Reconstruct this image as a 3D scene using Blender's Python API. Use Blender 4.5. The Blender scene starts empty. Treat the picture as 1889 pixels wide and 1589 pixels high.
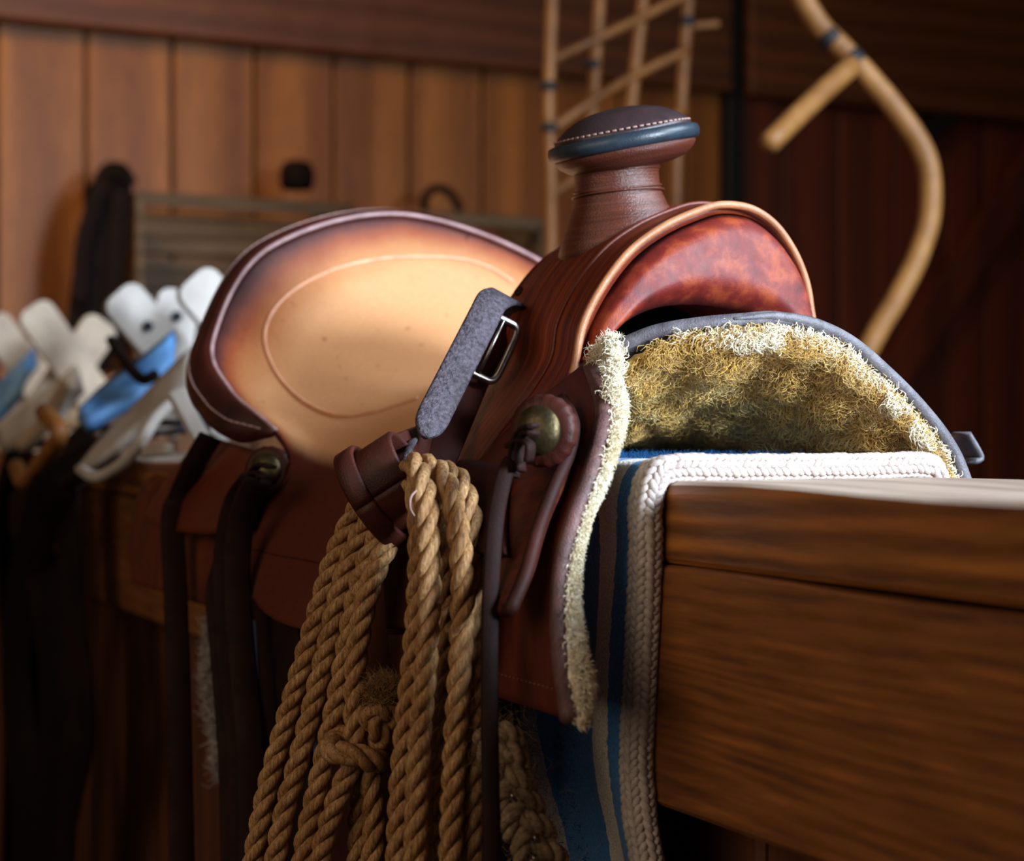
import bpy, bmesh, math, random
import numpy as np
from mathutils import Vector, Matrix
from mathutils.bvhtree import BVHTree

random.seed(7)
rng = np.random.default_rng(11)
SC = bpy.context.scene
COL = SC.collection

# ------------------------------------------------------------------ frame
F, CX, CY = 3280.0, 944.5, 800.0          # focal length and level horizon of the photograph (1889 wide)
RAIL_Z = 1.20                              # top of the rail above the floor
EYE = np.array([0.0, 0.0, RAIL_Z + 0.028])
DV = np.array([-0.4395, 0.8983, 0.0])      # along the rail, away from the camera
NV = np.array([0.8983, 0.4395, 0.0])       # across the rail, away from the camera
UP = np.array([0.0, 0.0, 1.0])
D0, N0 = 1.088, 0.62                       # where the horn stands
ROTZ = math.atan2(-0.8983, 0.4395)

# ------------------------------------------------------------------ camera, world, light, exposure
cam = bpy.data.cameras.new('camera')
cam.lens = 36.0 * F / 1889.0
cam.sensor_width = 36.0
cam.shift_y = 5.5 / 1889.0
cam.clip_start = 0.02
cam.dof.use_dof = True
cam.dof.focus_distance = 1.10
cam.dof.aperture_fstop = 6.3
camo = bpy.data.objects.new('camera', cam)
COL.objects.link(camo)
camo.location = EYE
camo.rotation_euler = (math.pi / 2, 0, 0)
SC.camera = camo

w = bpy.data.worlds.new('world')
SC.world = w
w.use_nodes = True
w.node_tree.nodes['Background'].inputs[0].default_value = (0.78, 0.62, 0.48, 1)
w.node_tree.nodes['Background'].inputs[1].default_value = 0.05


def area(name, loc, target, size, energy, color, spread=180, size_y=None):
    l = bpy.data.lights.new(name, 'AREA')
    l.shape = 'RECTANGLE'
    l.size = size
    l.size_y = size_y or size
    l.energy = energy
    l.color = color
    l.spread = math.radians(spread)
    o = bpy.data.objects.new(name, l)
    COL.objects.link(o)
    o.location = loc
    o.rotation_euler = (Vector(target) - Vector(loc)).to_track_quat('-Z', 'Y').to_euler()
    return o


area('daylight_front', (1.92, -0.64, 1.80), (0.0, 1.25, 1.24), 0.5, 47, (0.70, 0.85, 1.0), 90)
area('daylight_side', (2.0, 0.95, 2.75), (-0.1, 1.45, 1.25), 0.9, 34, (0.74, 0.87, 1.0), 110)
area('lamp_left', (-1.3, 2.9, 2.9), (-1.0, 4.7, 1.75), 0.5, 16, (1.0, 0.76, 0.44), 150)
area('fill_left', (-1.5, -0.35, 1.95), (-0.1, 1.30, 1.20), 1.6, 4.2, (1.0, 0.80, 0.58), 80)  # added warm fill from camera left, no actual opening there

vs = SC.view_settings
vs.view_transform = 'Standard'
vs.look = 'None'
vs.exposure = 0.0
vs.gamma = 1.0
vs.use_curve_mapping = False


# ------------------------------------------------------------------ coordinates
def P(s, l, z):
    """saddle frame: s forward along the rail, l towards the camera side, z above the rail top"""
    q = (D0 - s) * DV + (N0 - l) * NV
    return np.array([q[0], q[1], RAIL_Z + z])


def ray(u, v):
    return np.array([(u - CX) / F, 1.0, (CY - v) / F])


def AtY(u, v, Y):
    return EYE + ray(u, v) * Y


def AtS(u, v, s):
    r = ray(u, v)
    return EYE + r * ((D0 - s) / r.dot(DV))


def AtL(u, v, l):
    r = ray(u, v)
    return EYE + r * ((N0 - l) / r.dot(NV))


def slz(p):
    q = np.asarray(p) - EYE
    return np.array([D0 - q.dot(DV), N0 - q.dot(NV), p[2] - RAIL_Z])


def cr(pts, n, closed=False):
    """Catmull-Rom through points along axis 0, n samples"""
    p = np.asarray(pts, float)
    k = len(p)
    if closed:
        ext = np.concatenate([p[-1:], p, p[:2]])
        t = np.linspace(0, k, n, endpoint=False)
    else:
        ext = np.concatenate([2 * p[:1] - p[1:2], p, 2 * p[-1:] - p[-2:-1]])
        t = np.linspace(0, k - 1, n)
    i = np.minimum(t.astype(int), (k - 1 if closed else k - 2))
    f = (t - i).reshape((-1,) + (1,) * (p.ndim - 1))
    a, b, c, d = ext[i], ext[i + 1], ext[i + 2], ext[i + 3]
    return 0.5 * (2 * b + (c - a) * f + (2 * a - 5 * b + 4 * c - d) * f ** 2 + (3 * b - a - 3 * c + d) * f ** 3)


def resample(path, n):
    p = np.asarray(path, float)
    dl = np.linalg.norm(np.diff(p, axis=0), axis=1)
    t = np.concatenate([[0], np.cumsum(dl)])
    tt = np.linspace(0, t[-1], n)
    return np.stack([np.interp(tt, t, p[:, k]) for k in range(3)], 1)


def plen(p):
    return np.linalg.norm(np.diff(np.asarray(p), axis=0), axis=1).sum()


def wob(x, y, z, seed=0):
    """cheap smooth noise in about -1..1"""
    r = np.random.default_rng(seed)
    o = 0
    for _ in range(5):
        k = r.normal(size=3)
        o = o + np.sin(k[0] * x + k[1] * y + k[2] * z + r.uniform(0, 6.28))
    return o / 3.2


# ------------------------------------------------------------------ objects
def set_props(o, label=None, cat=None, group=None, kind=None):
    if label: o['label'] = label
    if cat: o['category'] = cat
    if group: o['group'] = group
    if kind: o['kind'] = kind
    return o


def thing(name, loc, label=None, cat=None, group=None, kind=None, rot=True):
    o = bpy.data.objects.new(name, None)
    COL.objects.link(o)
    o.empty_display_size = 0.05
    o.location = loc
    if rot:
        o.rotation_euler = (0, 0, ROTZ)
    return set_props(o, label, cat, group, kind)


def local_frame(o):
    m = Matrix.Identity(4)
    while o is not None:
        m = (Matrix.Translation(o.location) @ o.rotation_euler.to_matrix().to_4x4()) @ m
        o = o.parent
    return np.array(m)


def mesh_obj(name, verts, faces, mat, parent=None, smooth=True, uv=None, base=None, label=None, kind=None, attr=None):
    verts = np.asarray(verts, float)
    if parent is not None:
        M = local_frame(parent)
        verts = (verts - M[:3, 3]) @ M[:3, :3]
        loc = (0, 0, 0)
        rot = 0
    else:
        loc = verts.mean(0) if base is None else np.asarray(base)
        c, s = math.cos(ROTZ), math.sin(ROTZ)
        R = np.array([[c, -s, 0], [s, c, 0], [0, 0, 1]])
        verts = (verts - loc) @ R
        rot = ROTZ
    me = bpy.data.meshes.new(name)
    if isinstance(faces, np.ndarray):
        nf, k = faces.shape
        me.vertices.add(len(verts))
        me.vertices.foreach_set('co', verts.astype(np.float32).ravel())
        me.loops.add(nf * k)
        me.loops.foreach_set('vertex_index', faces.astype(np.int32).ravel())
        me.polygons.add(nf)
        me.polygons.foreach_set('loop_start', np.arange(0, nf * k, k, dtype=np.int32))
        me.polygons.foreach_set('loop_total', np.full(nf, k, dtype=np.int32))
        me.update(calc_edges=True)
        me.validate()
    else:
        me.from_pydata(verts.tolist(), [], faces)
    if smooth:
        me.polygons.foreach_set('use_smooth', [True] * len(me.polygons))
    if uv is not None:
        ul = me.uv_layers.new(name='UVMap')
        idx = np.zeros(len(me.loops), dtype=np.int32)
        me.loops.foreach_get('vertex_index', idx)
        ul.data.foreach_set('uv', np.asarray(uv, np.float32)[idx].ravel())
    if attr is not None:
        for an, av in attr.items():
            a = me.attributes.new(an, 'FLOAT', 'POINT')
            a.data.foreach_set('value', np.asarray(av, np.float32).ravel())
    if mat is not None:
        me.materials.append(mat)
    o = bpy.data.objects.new(name, me)
    COL.objects.link(o)
    o.location = loc
    o.rotation_euler = (0, 0, rot)
    if parent is not None:
        o.parent = parent
    if label: o['label'] = label
    if kind: o['kind'] = kind
    return o


def recalc(o):
    bm = bmesh.new()
    bm.from_mesh(o.data)
    bmesh.ops.recalc_face_normals(bm, faces=bm.faces)
    bm.to_mesh(o.data)
    bm.free()
    return o


def join_data(parts):
    V, Fs, n = [], [], 0
    for v, f in parts:
        V.append(np.asarray(v))
        Fs.append(np.asarray(f) + n)
        n += len(v)
    return np.concatenate(V), np.concatenate(Fs)


def grid_normals(G):
    a = np.gradient(G, axis=0)
    b = np.gradient(G, axis=1)
    n = np.cross(a, b)
    return n / (np.linalg.norm(n, axis=2, keepdims=True) + 1e-12)


def shell(name, G, thick, mat, parent=None, flip=False, uvscale=(1, 1), uvs=None, attr=None, **kw):
    """closed sheet: G is the visible face, thickness goes to the other side"""
    nu, nv = G.shape[:2]
    N = grid_normals(G)
    if flip: N = -N
    B = G - N * thick
    V = np.concatenate([G.reshape(-1, 3), B.reshape(-1, 3)])
    id0 = np.arange(nu * nv).reshape(nu, nv)
    id1 = id0 + nu * nv
    def quads(i): return np.stack([i[:-1, :-1], i[1:, :-1], i[1:, 1:], i[:-1, 1:]], -1).reshape(-1, 4)
    q0, q1 = quads(id0), quads(id1)
    if flip: q0 = q0[:, ::-1]
    else: q1 = q1[:, ::-1]
    ring0 = np.concatenate([id0[:, 0], id0[-1, 1:], id0[-2::-1, -1], id0[0, -2:0:-1]])
    ring1 = ring0 + nu * nv
    s = np.stack([ring0, np.roll(ring0, -1), np.roll(ring1, -1), ring1], -1)
    if not flip: s = s[:, ::-1]
    if uvs is None:
        uu, vv = np.meshgrid(np.linspace(0, uvscale[0], nu), np.linspace(0, uvscale[1], nv), indexing='ij')
        uvs = np.stack([uu, vv], -1).reshape(-1, 2)
    if attr is not None:
        attr = {k: np.concatenate([a.ravel(), a.ravel()]) for k, a in attr.items()}
    o = mesh_obj(name, V, np.concatenate([q0, q1, s]), mat, parent, uv=np.concatenate([uvs, uvs]), attr=attr, **kw)
    return recalc(o)


def tube_data(path, r, sides=8, closed=False, flat=None):
    p = np.asarray(path, float)
    n = len(p)
    r = np.broadcast_to(np.asarray(r, float), (n,))
    if closed:
        T = np.roll(p, -1, 0) - np.roll(p, 1, 0)
    else:
        T = np.gradient(p, axis=0)
    T /= np.linalg.norm(T, axis=1, keepdims=True) + 1e-12
    a = np.array([0, 0, 1.0]) if abs(T[0][2]) < 0.9 else np.array([1.0, 0, 0])
    U = np.cross(T[0], a); U /= np.linalg.norm(U)
    V = []
    ang = np.linspace(0, 2 * math.pi, sides, endpoint=False)
    for i in range(n):
        U = U - T[i] * U.dot(T[i]); U /= np.linalg.norm(U) + 1e-12
        W = np.cross(T[i], U)
        V.append(p[i] + r[i] * (np.cos(ang)[:, None] * U + np.sin(ang)[:, None] * W))
    V = np.concatenate(V)
    rings = n if closed else n - 1
    i0 = np.arange(sides); i1 = (i0 + 1) % sides
    Fc = []
    for k in range(rings):
        a0 = k * sides; b0 = ((k + 1) % n) * sides
        Fc.append(np.stack([a0 + i0, a0 + i1, b0 + i1, b0 + i0], -1))
    if not closed:
        c0, c1 = len(V), len(V) + 1
        V = np.concatenate([V, p[:1] - T[:1] * r[0] * 0.4, p[-1:] + T[-1:] * r[-1] * 0.4])
        Fc.append(np.stack([i1, i0, np.full(sides, c0), np.full(sides, c0)], -1))
        e = (n - 1) * sides
        Fc.append(np.stack([e + i0, e + i1, np.full(sides, c1), np.full(sides, c1)], -1))
    return V, np.concatenate(Fc)


def fix_tris(Fc):
    """quads with a doubled corner become plain lists"""
    out = []
    for f in Fc.tolist():
        g = []
        for x in f:
            if x not in g: g.append(x)
        out.append(g)
    return out


def tube(name, path, r, mat, parent=None, sides=8, closed=False, **kw):
    V, Fc = tube_data(path, r, sides, closed)
    return recalc(mesh_obj(name, V, fix_tris(Fc), mat, parent, **kw))


def ribbon_data(path, side, width, thick):
    """strap with a softened rectangular section; side: direction(s) of the width"""
    p = np.asarray(path, float)
    n = len(p)
    side = np.broadcast_to(np.asarray(side, float), (n, 3))
    width = np.broadcast_to(np.asarray(width, float), (n,))
    T = np.gradient(p, axis=0)
    T /= np.linalg.norm(T, axis=1, keepdims=True) + 1e-12
    S = side - T * (side * T).sum(1, keepdims=True)
    S /= np.linalg.norm(S, axis=1, keepdims=True) + 1e-12
    N = np.cross(T, S)
    h, t = width / 2, thick / 2
    c = min(thick * 0.35, 0.0015)
    V = []
    for i in range(n):
        hh = h[i]
        prof = [(-hh, -t + c), (-hh, t - c), (-hh + c, t), (hh - c, t), (hh, t - c), (hh, -t + c), (hh - c, -t), (-hh + c, -t)]
        V.append([p[i] + S[i] * a + N[i] * b for a, b in prof])
    V = np.array(V).reshape(-1, 3)
    k = 8
    i0 = np.arange(k); i1 = (i0 + 1) % k
    Fc = [np.stack([j * k + i0, j * k + i1, (j + 1) * k + i1, (j + 1) * k + i0], -1) for j in range(n - 1)]
    cap = np.array([[0, 1, 2, 3], [0, 3, 4, 7], [7, 4, 5, 6]])
    Fc += [cap[:, ::-1], cap + (n - 1) * k]
    uv = np.stack([np.repeat(np.linspace(0, plen(p), n), k), np.tile([0, 0, .1, .9, 1, 1, .9, .1], n)], -1)
    return V, np.concatenate(Fc), uv


def ribbon(name, path, side, width, thick, mat, parent=None, **kw):
    V, Fc, uv = ribbon_data(path, side, width, thick)
    return recalc(mesh_obj(name, V, Fc, mat, parent, uv=uv, **kw))


def lathe(name, prof, center, axis, mat, parent=None, seg=48, ripple=None, **kw):
    prof = np.asarray(prof, float)
    ax = np.asarray(axis, float); ax /= np.linalg.norm(ax)
    a = np.array([1.0, 0, 0]) if abs(ax[0]) < 0.9 else np.array([0, 1.0, 0])
    U = np.cross(ax, a); U /= np.linalg.norm(U)
    W = np.cross(ax, U)
    ang = np.linspace(0, 2 * math.pi, seg, endpoint=False)
    V = []
    for r, h in prof:
        rr = np.full(seg, r)
        if ripple is not None: rr = np.broadcast_to(np.asarray(ripple(r, h, ang), float), (seg,))
        V.append(np.asarray(center) + ax * h + rr[:, None] * (np.cos(ang)[:, None] * U + np.sin(ang)[:, None] * W))
    n = len(prof)
    V = np.concatenate(V)
    i0 = np.arange(seg); i1 = (i0 + 1) % seg
    Fc = [np.stack([k * seg + i0, k * seg + i1, (k + 1) * seg + i1, (k + 1) * seg + i0], -1) for k in range(n - 1)]
    faces = np.concatenate(Fc).tolist()
    faces.append(list(range(seg))[::-1])
    faces.append(list(range((n - 1) * seg, n * seg)))
    uv = np.stack([np.tile(ang / 6.283, n), np.repeat(np.linspace(0, 1, n), seg)], -1)
    return recalc(mesh_obj(name, V, faces, mat, parent, uv=uv, **kw))


def board(name, corner_fn, mat, parent=None, bev=0.004, **kw):
    """box from a function of (+-1,+-1,+-1) to a world point, edges eased"""
    bm = bmesh.new()
    vs_ = {}
    for x in (-1, 1):
        for y in (-1, 1):
            for z in (-1, 1):
                vs_[(x, y, z)] = bm.verts.new(corner_fn(x, y, z))
    for f in [((-1,-1,-1),(-1,-1,1),(-1,1,1),(-1,1,-1)), ((1,-1,-1),(1,1,-1),(1,1,1),(1,-1,1)),
              ((-1,-1,-1),(1,-1,-1),(1,-1,1),(-1,-1,1)), ((-1,1,-1),(-1,1,1),(1,1,1),(1,1,-1)),
              ((-1,-1,-1),(-1,1,-1),(1,1,-1),(1,-1,-1)), ((-1,-1,1),(1,-1,1),(1,1,1),(-1,1,1))]:
        bm.faces.new([vs_[k] for k in f])
    bmesh.ops.recalc_face_normals(bm, faces=bm.faces)
    if bev:
        bmesh.ops.bevel(bm, geom=list(bm.edges), offset=bev, segments=1, affect='EDGES', profile=0.5)
    bm.verts.index_update()
    V = [tuple(v.co) for v in bm.verts]
    Fc = [[v.index for v in f.verts] for f in bm.faces]
    bm.free()
    return mesh_obj(name, V, Fc, mat, parent, smooth=False, **kw)


def sbox(name, s0, s1, l0, l1, z0, z1, mat, parent=None, bev=0.004, **kw):
    return board(name, lambda x, y, z: P((s0, s1)[x > 0], (l0, l1)[y > 0], (z0, z1)[z > 0]), mat, parent, bev, **kw)


def fibres(pts, nrm, length, rad, lean, curl, seed=3, segs=3, hold=0.25):
    """short curved three-sided hairs as one mesh (arrays)"""
    r = np.random.default_rng(seed)
    n = len(pts)
    length = np.broadcast_to(np.asarray(length, float), (n,)) * r.uniform(0.6, 1.25, n)
    d = nrm + lean + r.normal(size=(n, 3)) * hold
    d /= np.linalg.norm(d, axis=1, keepdims=True)
    side = np.cross(d, r.normal(size=(n, 3))); side /= np.linalg.norm(side, axis=1, keepdims=True)
    bi = np.cross(d, side)
    rings = []
    for k in range(segs + 1):
        t = k / segs
        c = pts + d * (length * t)[:, None] + (side * math.sin(t * 3.0) * curl + bi * (1 - math.cos(t * 3.2)) * curl * 0.6) * length[:, None]
        rr = rad * (1 - 0.8 * t ** 1.5)
        for a in range(3):
            an = a * 2.0944
            rings.append(c + (side * math.cos(an) + bi * math.sin(an)) * (rr if np.isscalar(rr) else rr[:, None]))
    A = np.stack(rings, 1)
    m = (segs + 1) * 3
    base = (np.arange(n) * m)[:, None]
    loc = []
    for k in range(segs):
        for a in range(3):
            b = (a + 1) % 3
            loc.append([k * 3 + a, k * 3 + b, (k + 1) * 3 + b, (k + 1) * 3 + a])
    loc = np.array(loc)
    Fc = (base[:, :, None] + loc[None]).reshape(-1, 4)
    return A.reshape(-1, 3), Fc


def sample_grid(G, N, n, seed, wfun=None):
    r = np.random.default_rng(seed)
    nu, nv = G.shape[:2]
    u = r.uniform(0, nu - 1.001, n * 2); v = r.uniform(0, nv - 1.001, n * 2)
    if wfun is not None:
        keep = r.uniform(size=len(u)) < wfun(u / (nu - 1), v / (nv - 1))
        u, v = u[keep], v[keep]
    u, v = u[:n], v[:n]
    i, j = u.astype(int), v.astype(int)
    fu, fv = (u - i)[:, None], (v - j)[:, None]
    def bi(A): return (A[i, j] * (1 - fu) + A[i + 1, j] * fu) * (1 - fv) + (A[i, j + 1] * (1 - fu) + A[i + 1, j + 1] * fu) * fv
    nn = bi(N)
    return bi(G), nn / np.linalg.norm(nn, axis=1, keepdims=True), u / (nu - 1), v / (nv - 1)


def rope_data(path, R, pitch, phase=0.0, sides=7, strands=3, wear=0.0):
    L = plen(path)
    n = max(8, int(L / pitch * 13))
    c = resample(path, n)
    T = np.gradient(c, axis=0); T /= np.linalg.norm(T, axis=1, keepdims=True)
    a = np.array([0, 1.0, 0.1])
    U = np.cross(T, a); U /= np.linalg.norm(U, axis=1, keepdims=True)
    W = np.cross(T, U)
    s = np.linspace(0, L, n)
    out = []
    for k in range(strands):
        th = phase + k * 2 * math.pi / strands + 2 * math.pi * s / pitch
        pth = c + (np.cos(th)[:, None] * U + np.sin(th)[:, None] * W) * R * 0.53
        out.append(tube_data(pth, R * 0.53, sides))
    return join_data(out)


# ------------------------------------------------------------------ materials
def new_mat(name):
    m = bpy.data.materials.new(name)
    m.use_nodes = True
    nt = m.node_tree
    return m, nt, nt.nodes['Principled BSDF']


def nd(nt, t, **kw):
    n = nt.nodes.new(t)
    for k, v in kw.items(): setattr(n, k, v)
    return n


def ramp(nt, stops, interp='LINEAR'):
    r = nd(nt, 'ShaderNodeValToRGB')
    r.color_ramp.interpolation = interp
    e = r.color_ramp.elements
    while len(e) < len(stops): e.new(0.5)
    for x, (p, c) in zip(e, stops):
        x.position = p
        x.color = (c[0], c[1], c[2], 1)
    return r


def srgb(r, g, b):
    f = lambda c: (c / 255 / 12.92) if c / 255 <= 0.04045 else ((c / 255 + 0.055) / 1.055) ** 2.4
    return (f(r), f(g), f(b))


def noise(nt, vec, scale, detail=4, rough=0.55, dist=0.0):
    n = nd(nt, 'ShaderNodeTexNoise')
    n.inputs['Scale'].default_value = scale
    n.inputs['Detail'].default_value = detail
    n.inputs['Roughness'].default_value = rough
    n.inputs['Distortion'].default_value = dist
    if vec is not None: nt.links.new(vec, n.inputs['Vector'])
    return n


def mapping(nt, out, scale):
    tc = nd(nt, 'ShaderNodeTexCoord')
    mp = nd(nt, 'ShaderNodeMapping')
    mp.inputs['Scale'].default_value = scale
    nt.links.new(tc.outputs[out], mp.inputs['Vector'])
    return mp.outputs[0]


def bump(nt, p, height, strength, dist=0.002):
    b = nd(nt, 'ShaderNodeBump')
    b.inputs['Strength'].default_value = strength
    b.inputs['Distance'].default_value = dist
    nt.links.new(height, b.inputs['Height'])
    nt.links.new(b.outputs[0], p.inputs['Normal'])
    return b


def mixc(nt, fac, a, b, mode='MIX'):
    m = nd(nt, 'ShaderNodeMix', data_type='RGBA', blend_type=mode)
    for sock, val in ((0, fac), (6, a), (7, b)):
        if isinstance(val, (int, float)): m.inputs[sock].default_value = val
        elif isinstance(val, tuple): m.inputs[sock].default_value = (val[0], val[1], val[2], 1)
        else: nt.links.new(val, m.inputs[sock])
    return m.outputs[2]


def leather(name, stops, scale=30, rough=0.42, bmp=0.25, streak=None, coat=0.0, spec=0.5, grain=900):
    m, nt, p = new_mat(name)
    if streak: vec = mapping(nt, 'UV', streak)
    else: vec = mapping(nt, 'Object', (1, 1, 1))
    n1 = noise(nt, vec, 1.0 if streak else scale, 6, 0.6, 0.3)
    r = ramp(nt, stops)
    nt.links.new(n1.outputs[0], r.inputs[0])
    nt.links.new(r.outputs[0], p.inputs['Base Color'])
    obj = mapping(nt, 'Object', (1, 1, 1))
    n2 = noise(nt, obj, grain, 2)
    n3 = noise(nt, obj, 60, 4)
    mx = nd(nt, 'ShaderNodeMath', operation='ADD')
    nt.links.new(n2.outputs[0], mx.inputs[0]); nt.links.new(n1.outputs[0] if streak else n3.outputs[0], mx.inputs[1])
    bump(nt, p, mx.outputs[0], bmp, 0.0012)
    rr = nd(nt, 'ShaderNodeMapRange')
    rr.inputs['To Min'].default_value = rough - 0.1; rr.inputs['To Max'].default_value = rough + 0.15
    nt.links.new(n3.outputs[0], rr.inputs[0]); nt.links.new(rr.outputs[0], p.inputs['Roughness'])
    p.inputs['Specular IOR Level'].default_value = spec
    p.inputs['Coat Weight'].default_value = coat
    p.inputs['Coat Roughness'].default_value = 0.3
    return m


def wood(name, dark, light, axis='x', rings=40, rough=0.6, bmp=0.3, ringw=0.45, spread=0.10):
    m, nt, p = new_mat(name)
    st = {'x': (0.10, 1, 1), 'y': (1, 0.10, 1), 'z': (1, 1, 0.10)}[axis]
    vec = mapping(nt, 'Object', st)
    oi = nd(nt, 'ShaderNodeObjectInfo')
    off = nd(nt, 'ShaderNodeVectorMath', operation='ADD')
    sc = nd(nt, 'ShaderNodeVectorMath', operation='SCALE'); sc.inputs['Scale'].default_value = 3.7
    cb = nd(nt, 'ShaderNodeCombineXYZ')
    for k in range(3): nt.links.new(oi.outputs['Random'], cb.inputs[k])
    nt.links.new(cb.outputs[0], sc.inputs[0])
    nt.links.new(vec, off.inputs[0]); nt.links.new(sc.outputs[0], off.inputs[1])
    v = off.outputs[0]
    nz = noise(nt, v, 9, 4, 0.5, 0.4)
    # ring lines: distort the across coordinate, take a sine
    mul = nd(nt, 'ShaderNodeVectorMath', operation='DOT_PRODUCT')
    mul.inputs[1].default_value = {'x': (0, 0.35, 1.0), 'y': (0.35, 0, 1.0), 'z': (1.0, 0.35, 0)}[axis]
    nt.links.new(v, mul.inputs[0])
    a = nd(nt, 'ShaderNodeMath', operation='MULTIPLY_ADD')
    nt.links.new(nz.outputs[0], a.inputs[0]); a.inputs[1].default_value = spread; nt.links.new(mul.outputs['Value'], a.inputs[2])
    b = nd(nt, 'ShaderNodeMath', operation='MULTIPLY'); nt.links.new(a.outputs[0], b.inputs[0]); b.inputs[1].default_value = rings * 6.283
    c = nd(nt, 'ShaderNodeMath', operation='SINE'); nt.links.new(b.outputs[0], c.inputs[0])
    d = nd(nt, 'ShaderNodeMapRange'); d.inputs['From Min'].default_value = -1; nt.links.new(c.outputs[0], d.inputs[0])
    fine = noise(nt, v, 140, 5, 0.6)
    cl = noise(nt, v, 3.0, 3)
    s1 = nd(nt, 'ShaderNodeMath', operation='MULTIPLY_ADD'); nt.links.new(d.outputs[0], s1.inputs[0]); s1.inputs[1].default_value = ringw
    nt.links.new(fine.outputs[0], s1.inputs[2])
    s2 = nd(nt, 'ShaderNodeMath', operation='MULTIPLY_ADD'); nt.links.new(cl.outputs[0], s2.inputs[0]); s2.inputs[1].default_value = 0.6
    nt.links.new(s1.outputs[0], s2.inputs[2])
    r = ramp(nt, [(0.0, dark), (0.55, tuple(0.55 * x + 0.45 * y for x, y in zip(dark, light))), (1.0, light)])
    mr = nd(nt, 'ShaderNodeMapRange'); mr.inputs['From Min'].default_value = 0.5; mr.inputs['From Max'].default_value = 1.45
    nt.links.new(s2.outputs[0], mr.inputs[0]); nt.links.new(mr.outputs[0], r.inputs[0])
    hsv = nd(nt, 'ShaderNodeHueSaturation')
    vr = nd(nt, 'ShaderNodeMapRange'); vr.inputs['To Min'].default_value = 0.82; vr.inputs['To Max'].default_value = 1.15
    nt.links.new(oi.outputs['Random'], vr.inputs[0]); nt.links.new(vr.outputs[0], hsv.inputs['Value'])
    nt.links.new(r.outputs[0], hsv.inputs['Color']); nt.links.new(hsv.outputs[0], p.inputs['Base Color'])
    p.inputs['Roughness'].default_value = rough
    bump(nt, p, s1.outputs[0], bmp, 0.001)
    return m


def simple(name, col, col2=None, rough=0.6, scale=60, metallic=0.0, bmp=0.0, bscale=300, spec=0.5):
    m, nt, p = new_mat(name)
    vec = mapping(nt, 'Object', (1, 1, 1))
    n = noise(nt, vec, scale, 5, 0.6)
    r = ramp(nt, [(0.3, col), (0.7, col2 or tuple(c * 0.75 for c in col))])
    nt.links.new(n.outputs[0], r.inputs[0]); nt.links.new(r.outputs[0], p.inputs['Base Color'])
    p.inputs['Roughness'].default_value = rough
    p.inputs['Metallic'].default_value = metallic
    p.inputs['Specular IOR Level'].default_value = spec
    if bmp:
        n2 = noise(nt, vec, bscale, 4)
        bump(nt, p, n2.outputs[0], bmp, 0.001)
    return m


M = {}
M['wall'] = wood('wall_boards', srgb(110, 54, 14), srgb(178, 106, 38), 'z', 14, 0.55, 0.2)
M['wall_dark'] = wood('door_boards', srgb(78, 27, 12), srgb(138, 58, 27), 'z', 14, 0.6, 0.2)
M['beam'] = wood('beam_wood', srgb(80, 38, 13), srgb(134, 70, 26), 'y', 12, 0.6, 0.2)
M['rail'] = wood('rail_wood', srgb(58, 28, 8), srgb(178, 104, 42), 'x', 120, 0.62, 0.7, ringw=0.15, spread=0.10)
M['rail_skylit'] = wood('rail_skylit_wood', srgb(160, 132, 116), srgb(218, 196, 178), 'x', 30, 0.5, 0.9, spread=0.16)  # greyer, paler rail wood with the sky reflection painted in
M['rail_top'] = wood('rail_top_wood', srgb(66, 32, 10), srgb(186, 112, 46), 'x', 46, 0.55, 0.9, spread=0.10)
M['partition'] = wood('partition_wood', srgb(70, 34, 16), srgb(120, 66, 32), 'z', 18, 0.7, 0.3)
M['gap'] = simple('dark_gap', srgb(22, 12, 8))
M['crate'] = wood('crate_wood', srgb(66, 50, 37), srgb(132, 104, 78), 'y', 20, 0.8, 0.3)
M['cane'] = simple('cane', srgb(162, 102, 46), srgb(122, 72, 30), 0.5, 20, bmp=0.2)
M['cane_pale'] = simple('cane_pale', srgb(182, 126, 66), srgb(138, 88, 40), 0.5, 20, bmp=0.2)
M['lash'] = simple('lashing', srgb(40, 34, 34))
M['blackleather'] = leather('black_leather', [(0.3, srgb(17, 9, 7)), (0.7, srgb(32, 17, 13))], 20, 0.75, spec=0.12)
M['string'] = leather('string_leather', [(0.3, srgb(22, 9, 7)), (0.7, srgb(40, 16, 12))], 40, 0.7, spec=0.15)
M['whitewood'] = simple('painted_white_wood', srgb(212, 202, 194), srgb(168, 156, 148), 0.6, 14, bmp=0.2)
M['tanwood'] = simple('tan_wood', srgb(206, 182, 156), srgb(160, 136, 116), 0.6, 14, bmp=0.2)
M['bluewood'] = simple('painted_blue_wood', srgb(112, 166, 220), srgb(60, 104, 164), 0.6, 18, bmp=0.2)
M['iron'] = simple('iron', srgb(60, 66, 80), srgb(40, 42, 48), 0.4, 40, 0.9)

M['fork'] = leather('fork_leather', [(0.25, srgb(52, 14, 7)), (0.5, srgb(104, 36, 15)), (0.75, srgb(156, 70, 30))], streak=(34, 5, 1), rough=0.42, bmp=0.3)
M['gullet'] = leather('gullet_leather', [(0.25, srgb(74, 16, 13)), (0.48, srgb(112, 30, 21)), (0.64, srgb(148, 62, 30)), (0.8, srgb(88, 23, 19))], 52, 0.52, 0.15, spec=0.35)
M['binding'] = leather('binding_leather', [(0.3, srgb(150, 92, 58)), (0.7, srgb(186, 124, 84))], 50, 0.45)
M['hornneck'] = leather('horn_neck_leather', [(0.25, srgb(60, 24, 16)), (0.55, srgb(92, 44, 30)), (0.8, srgb(122, 64, 44))], streak=(3, 30, 1), rough=0.34, bmp=0.5)
M['horncap'] = leather('horn_cap_leather', [(0.3, srgb(34, 26, 30)), (0.7, srgb(62, 44, 46))], 30, 0.36, 0.2)
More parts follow.
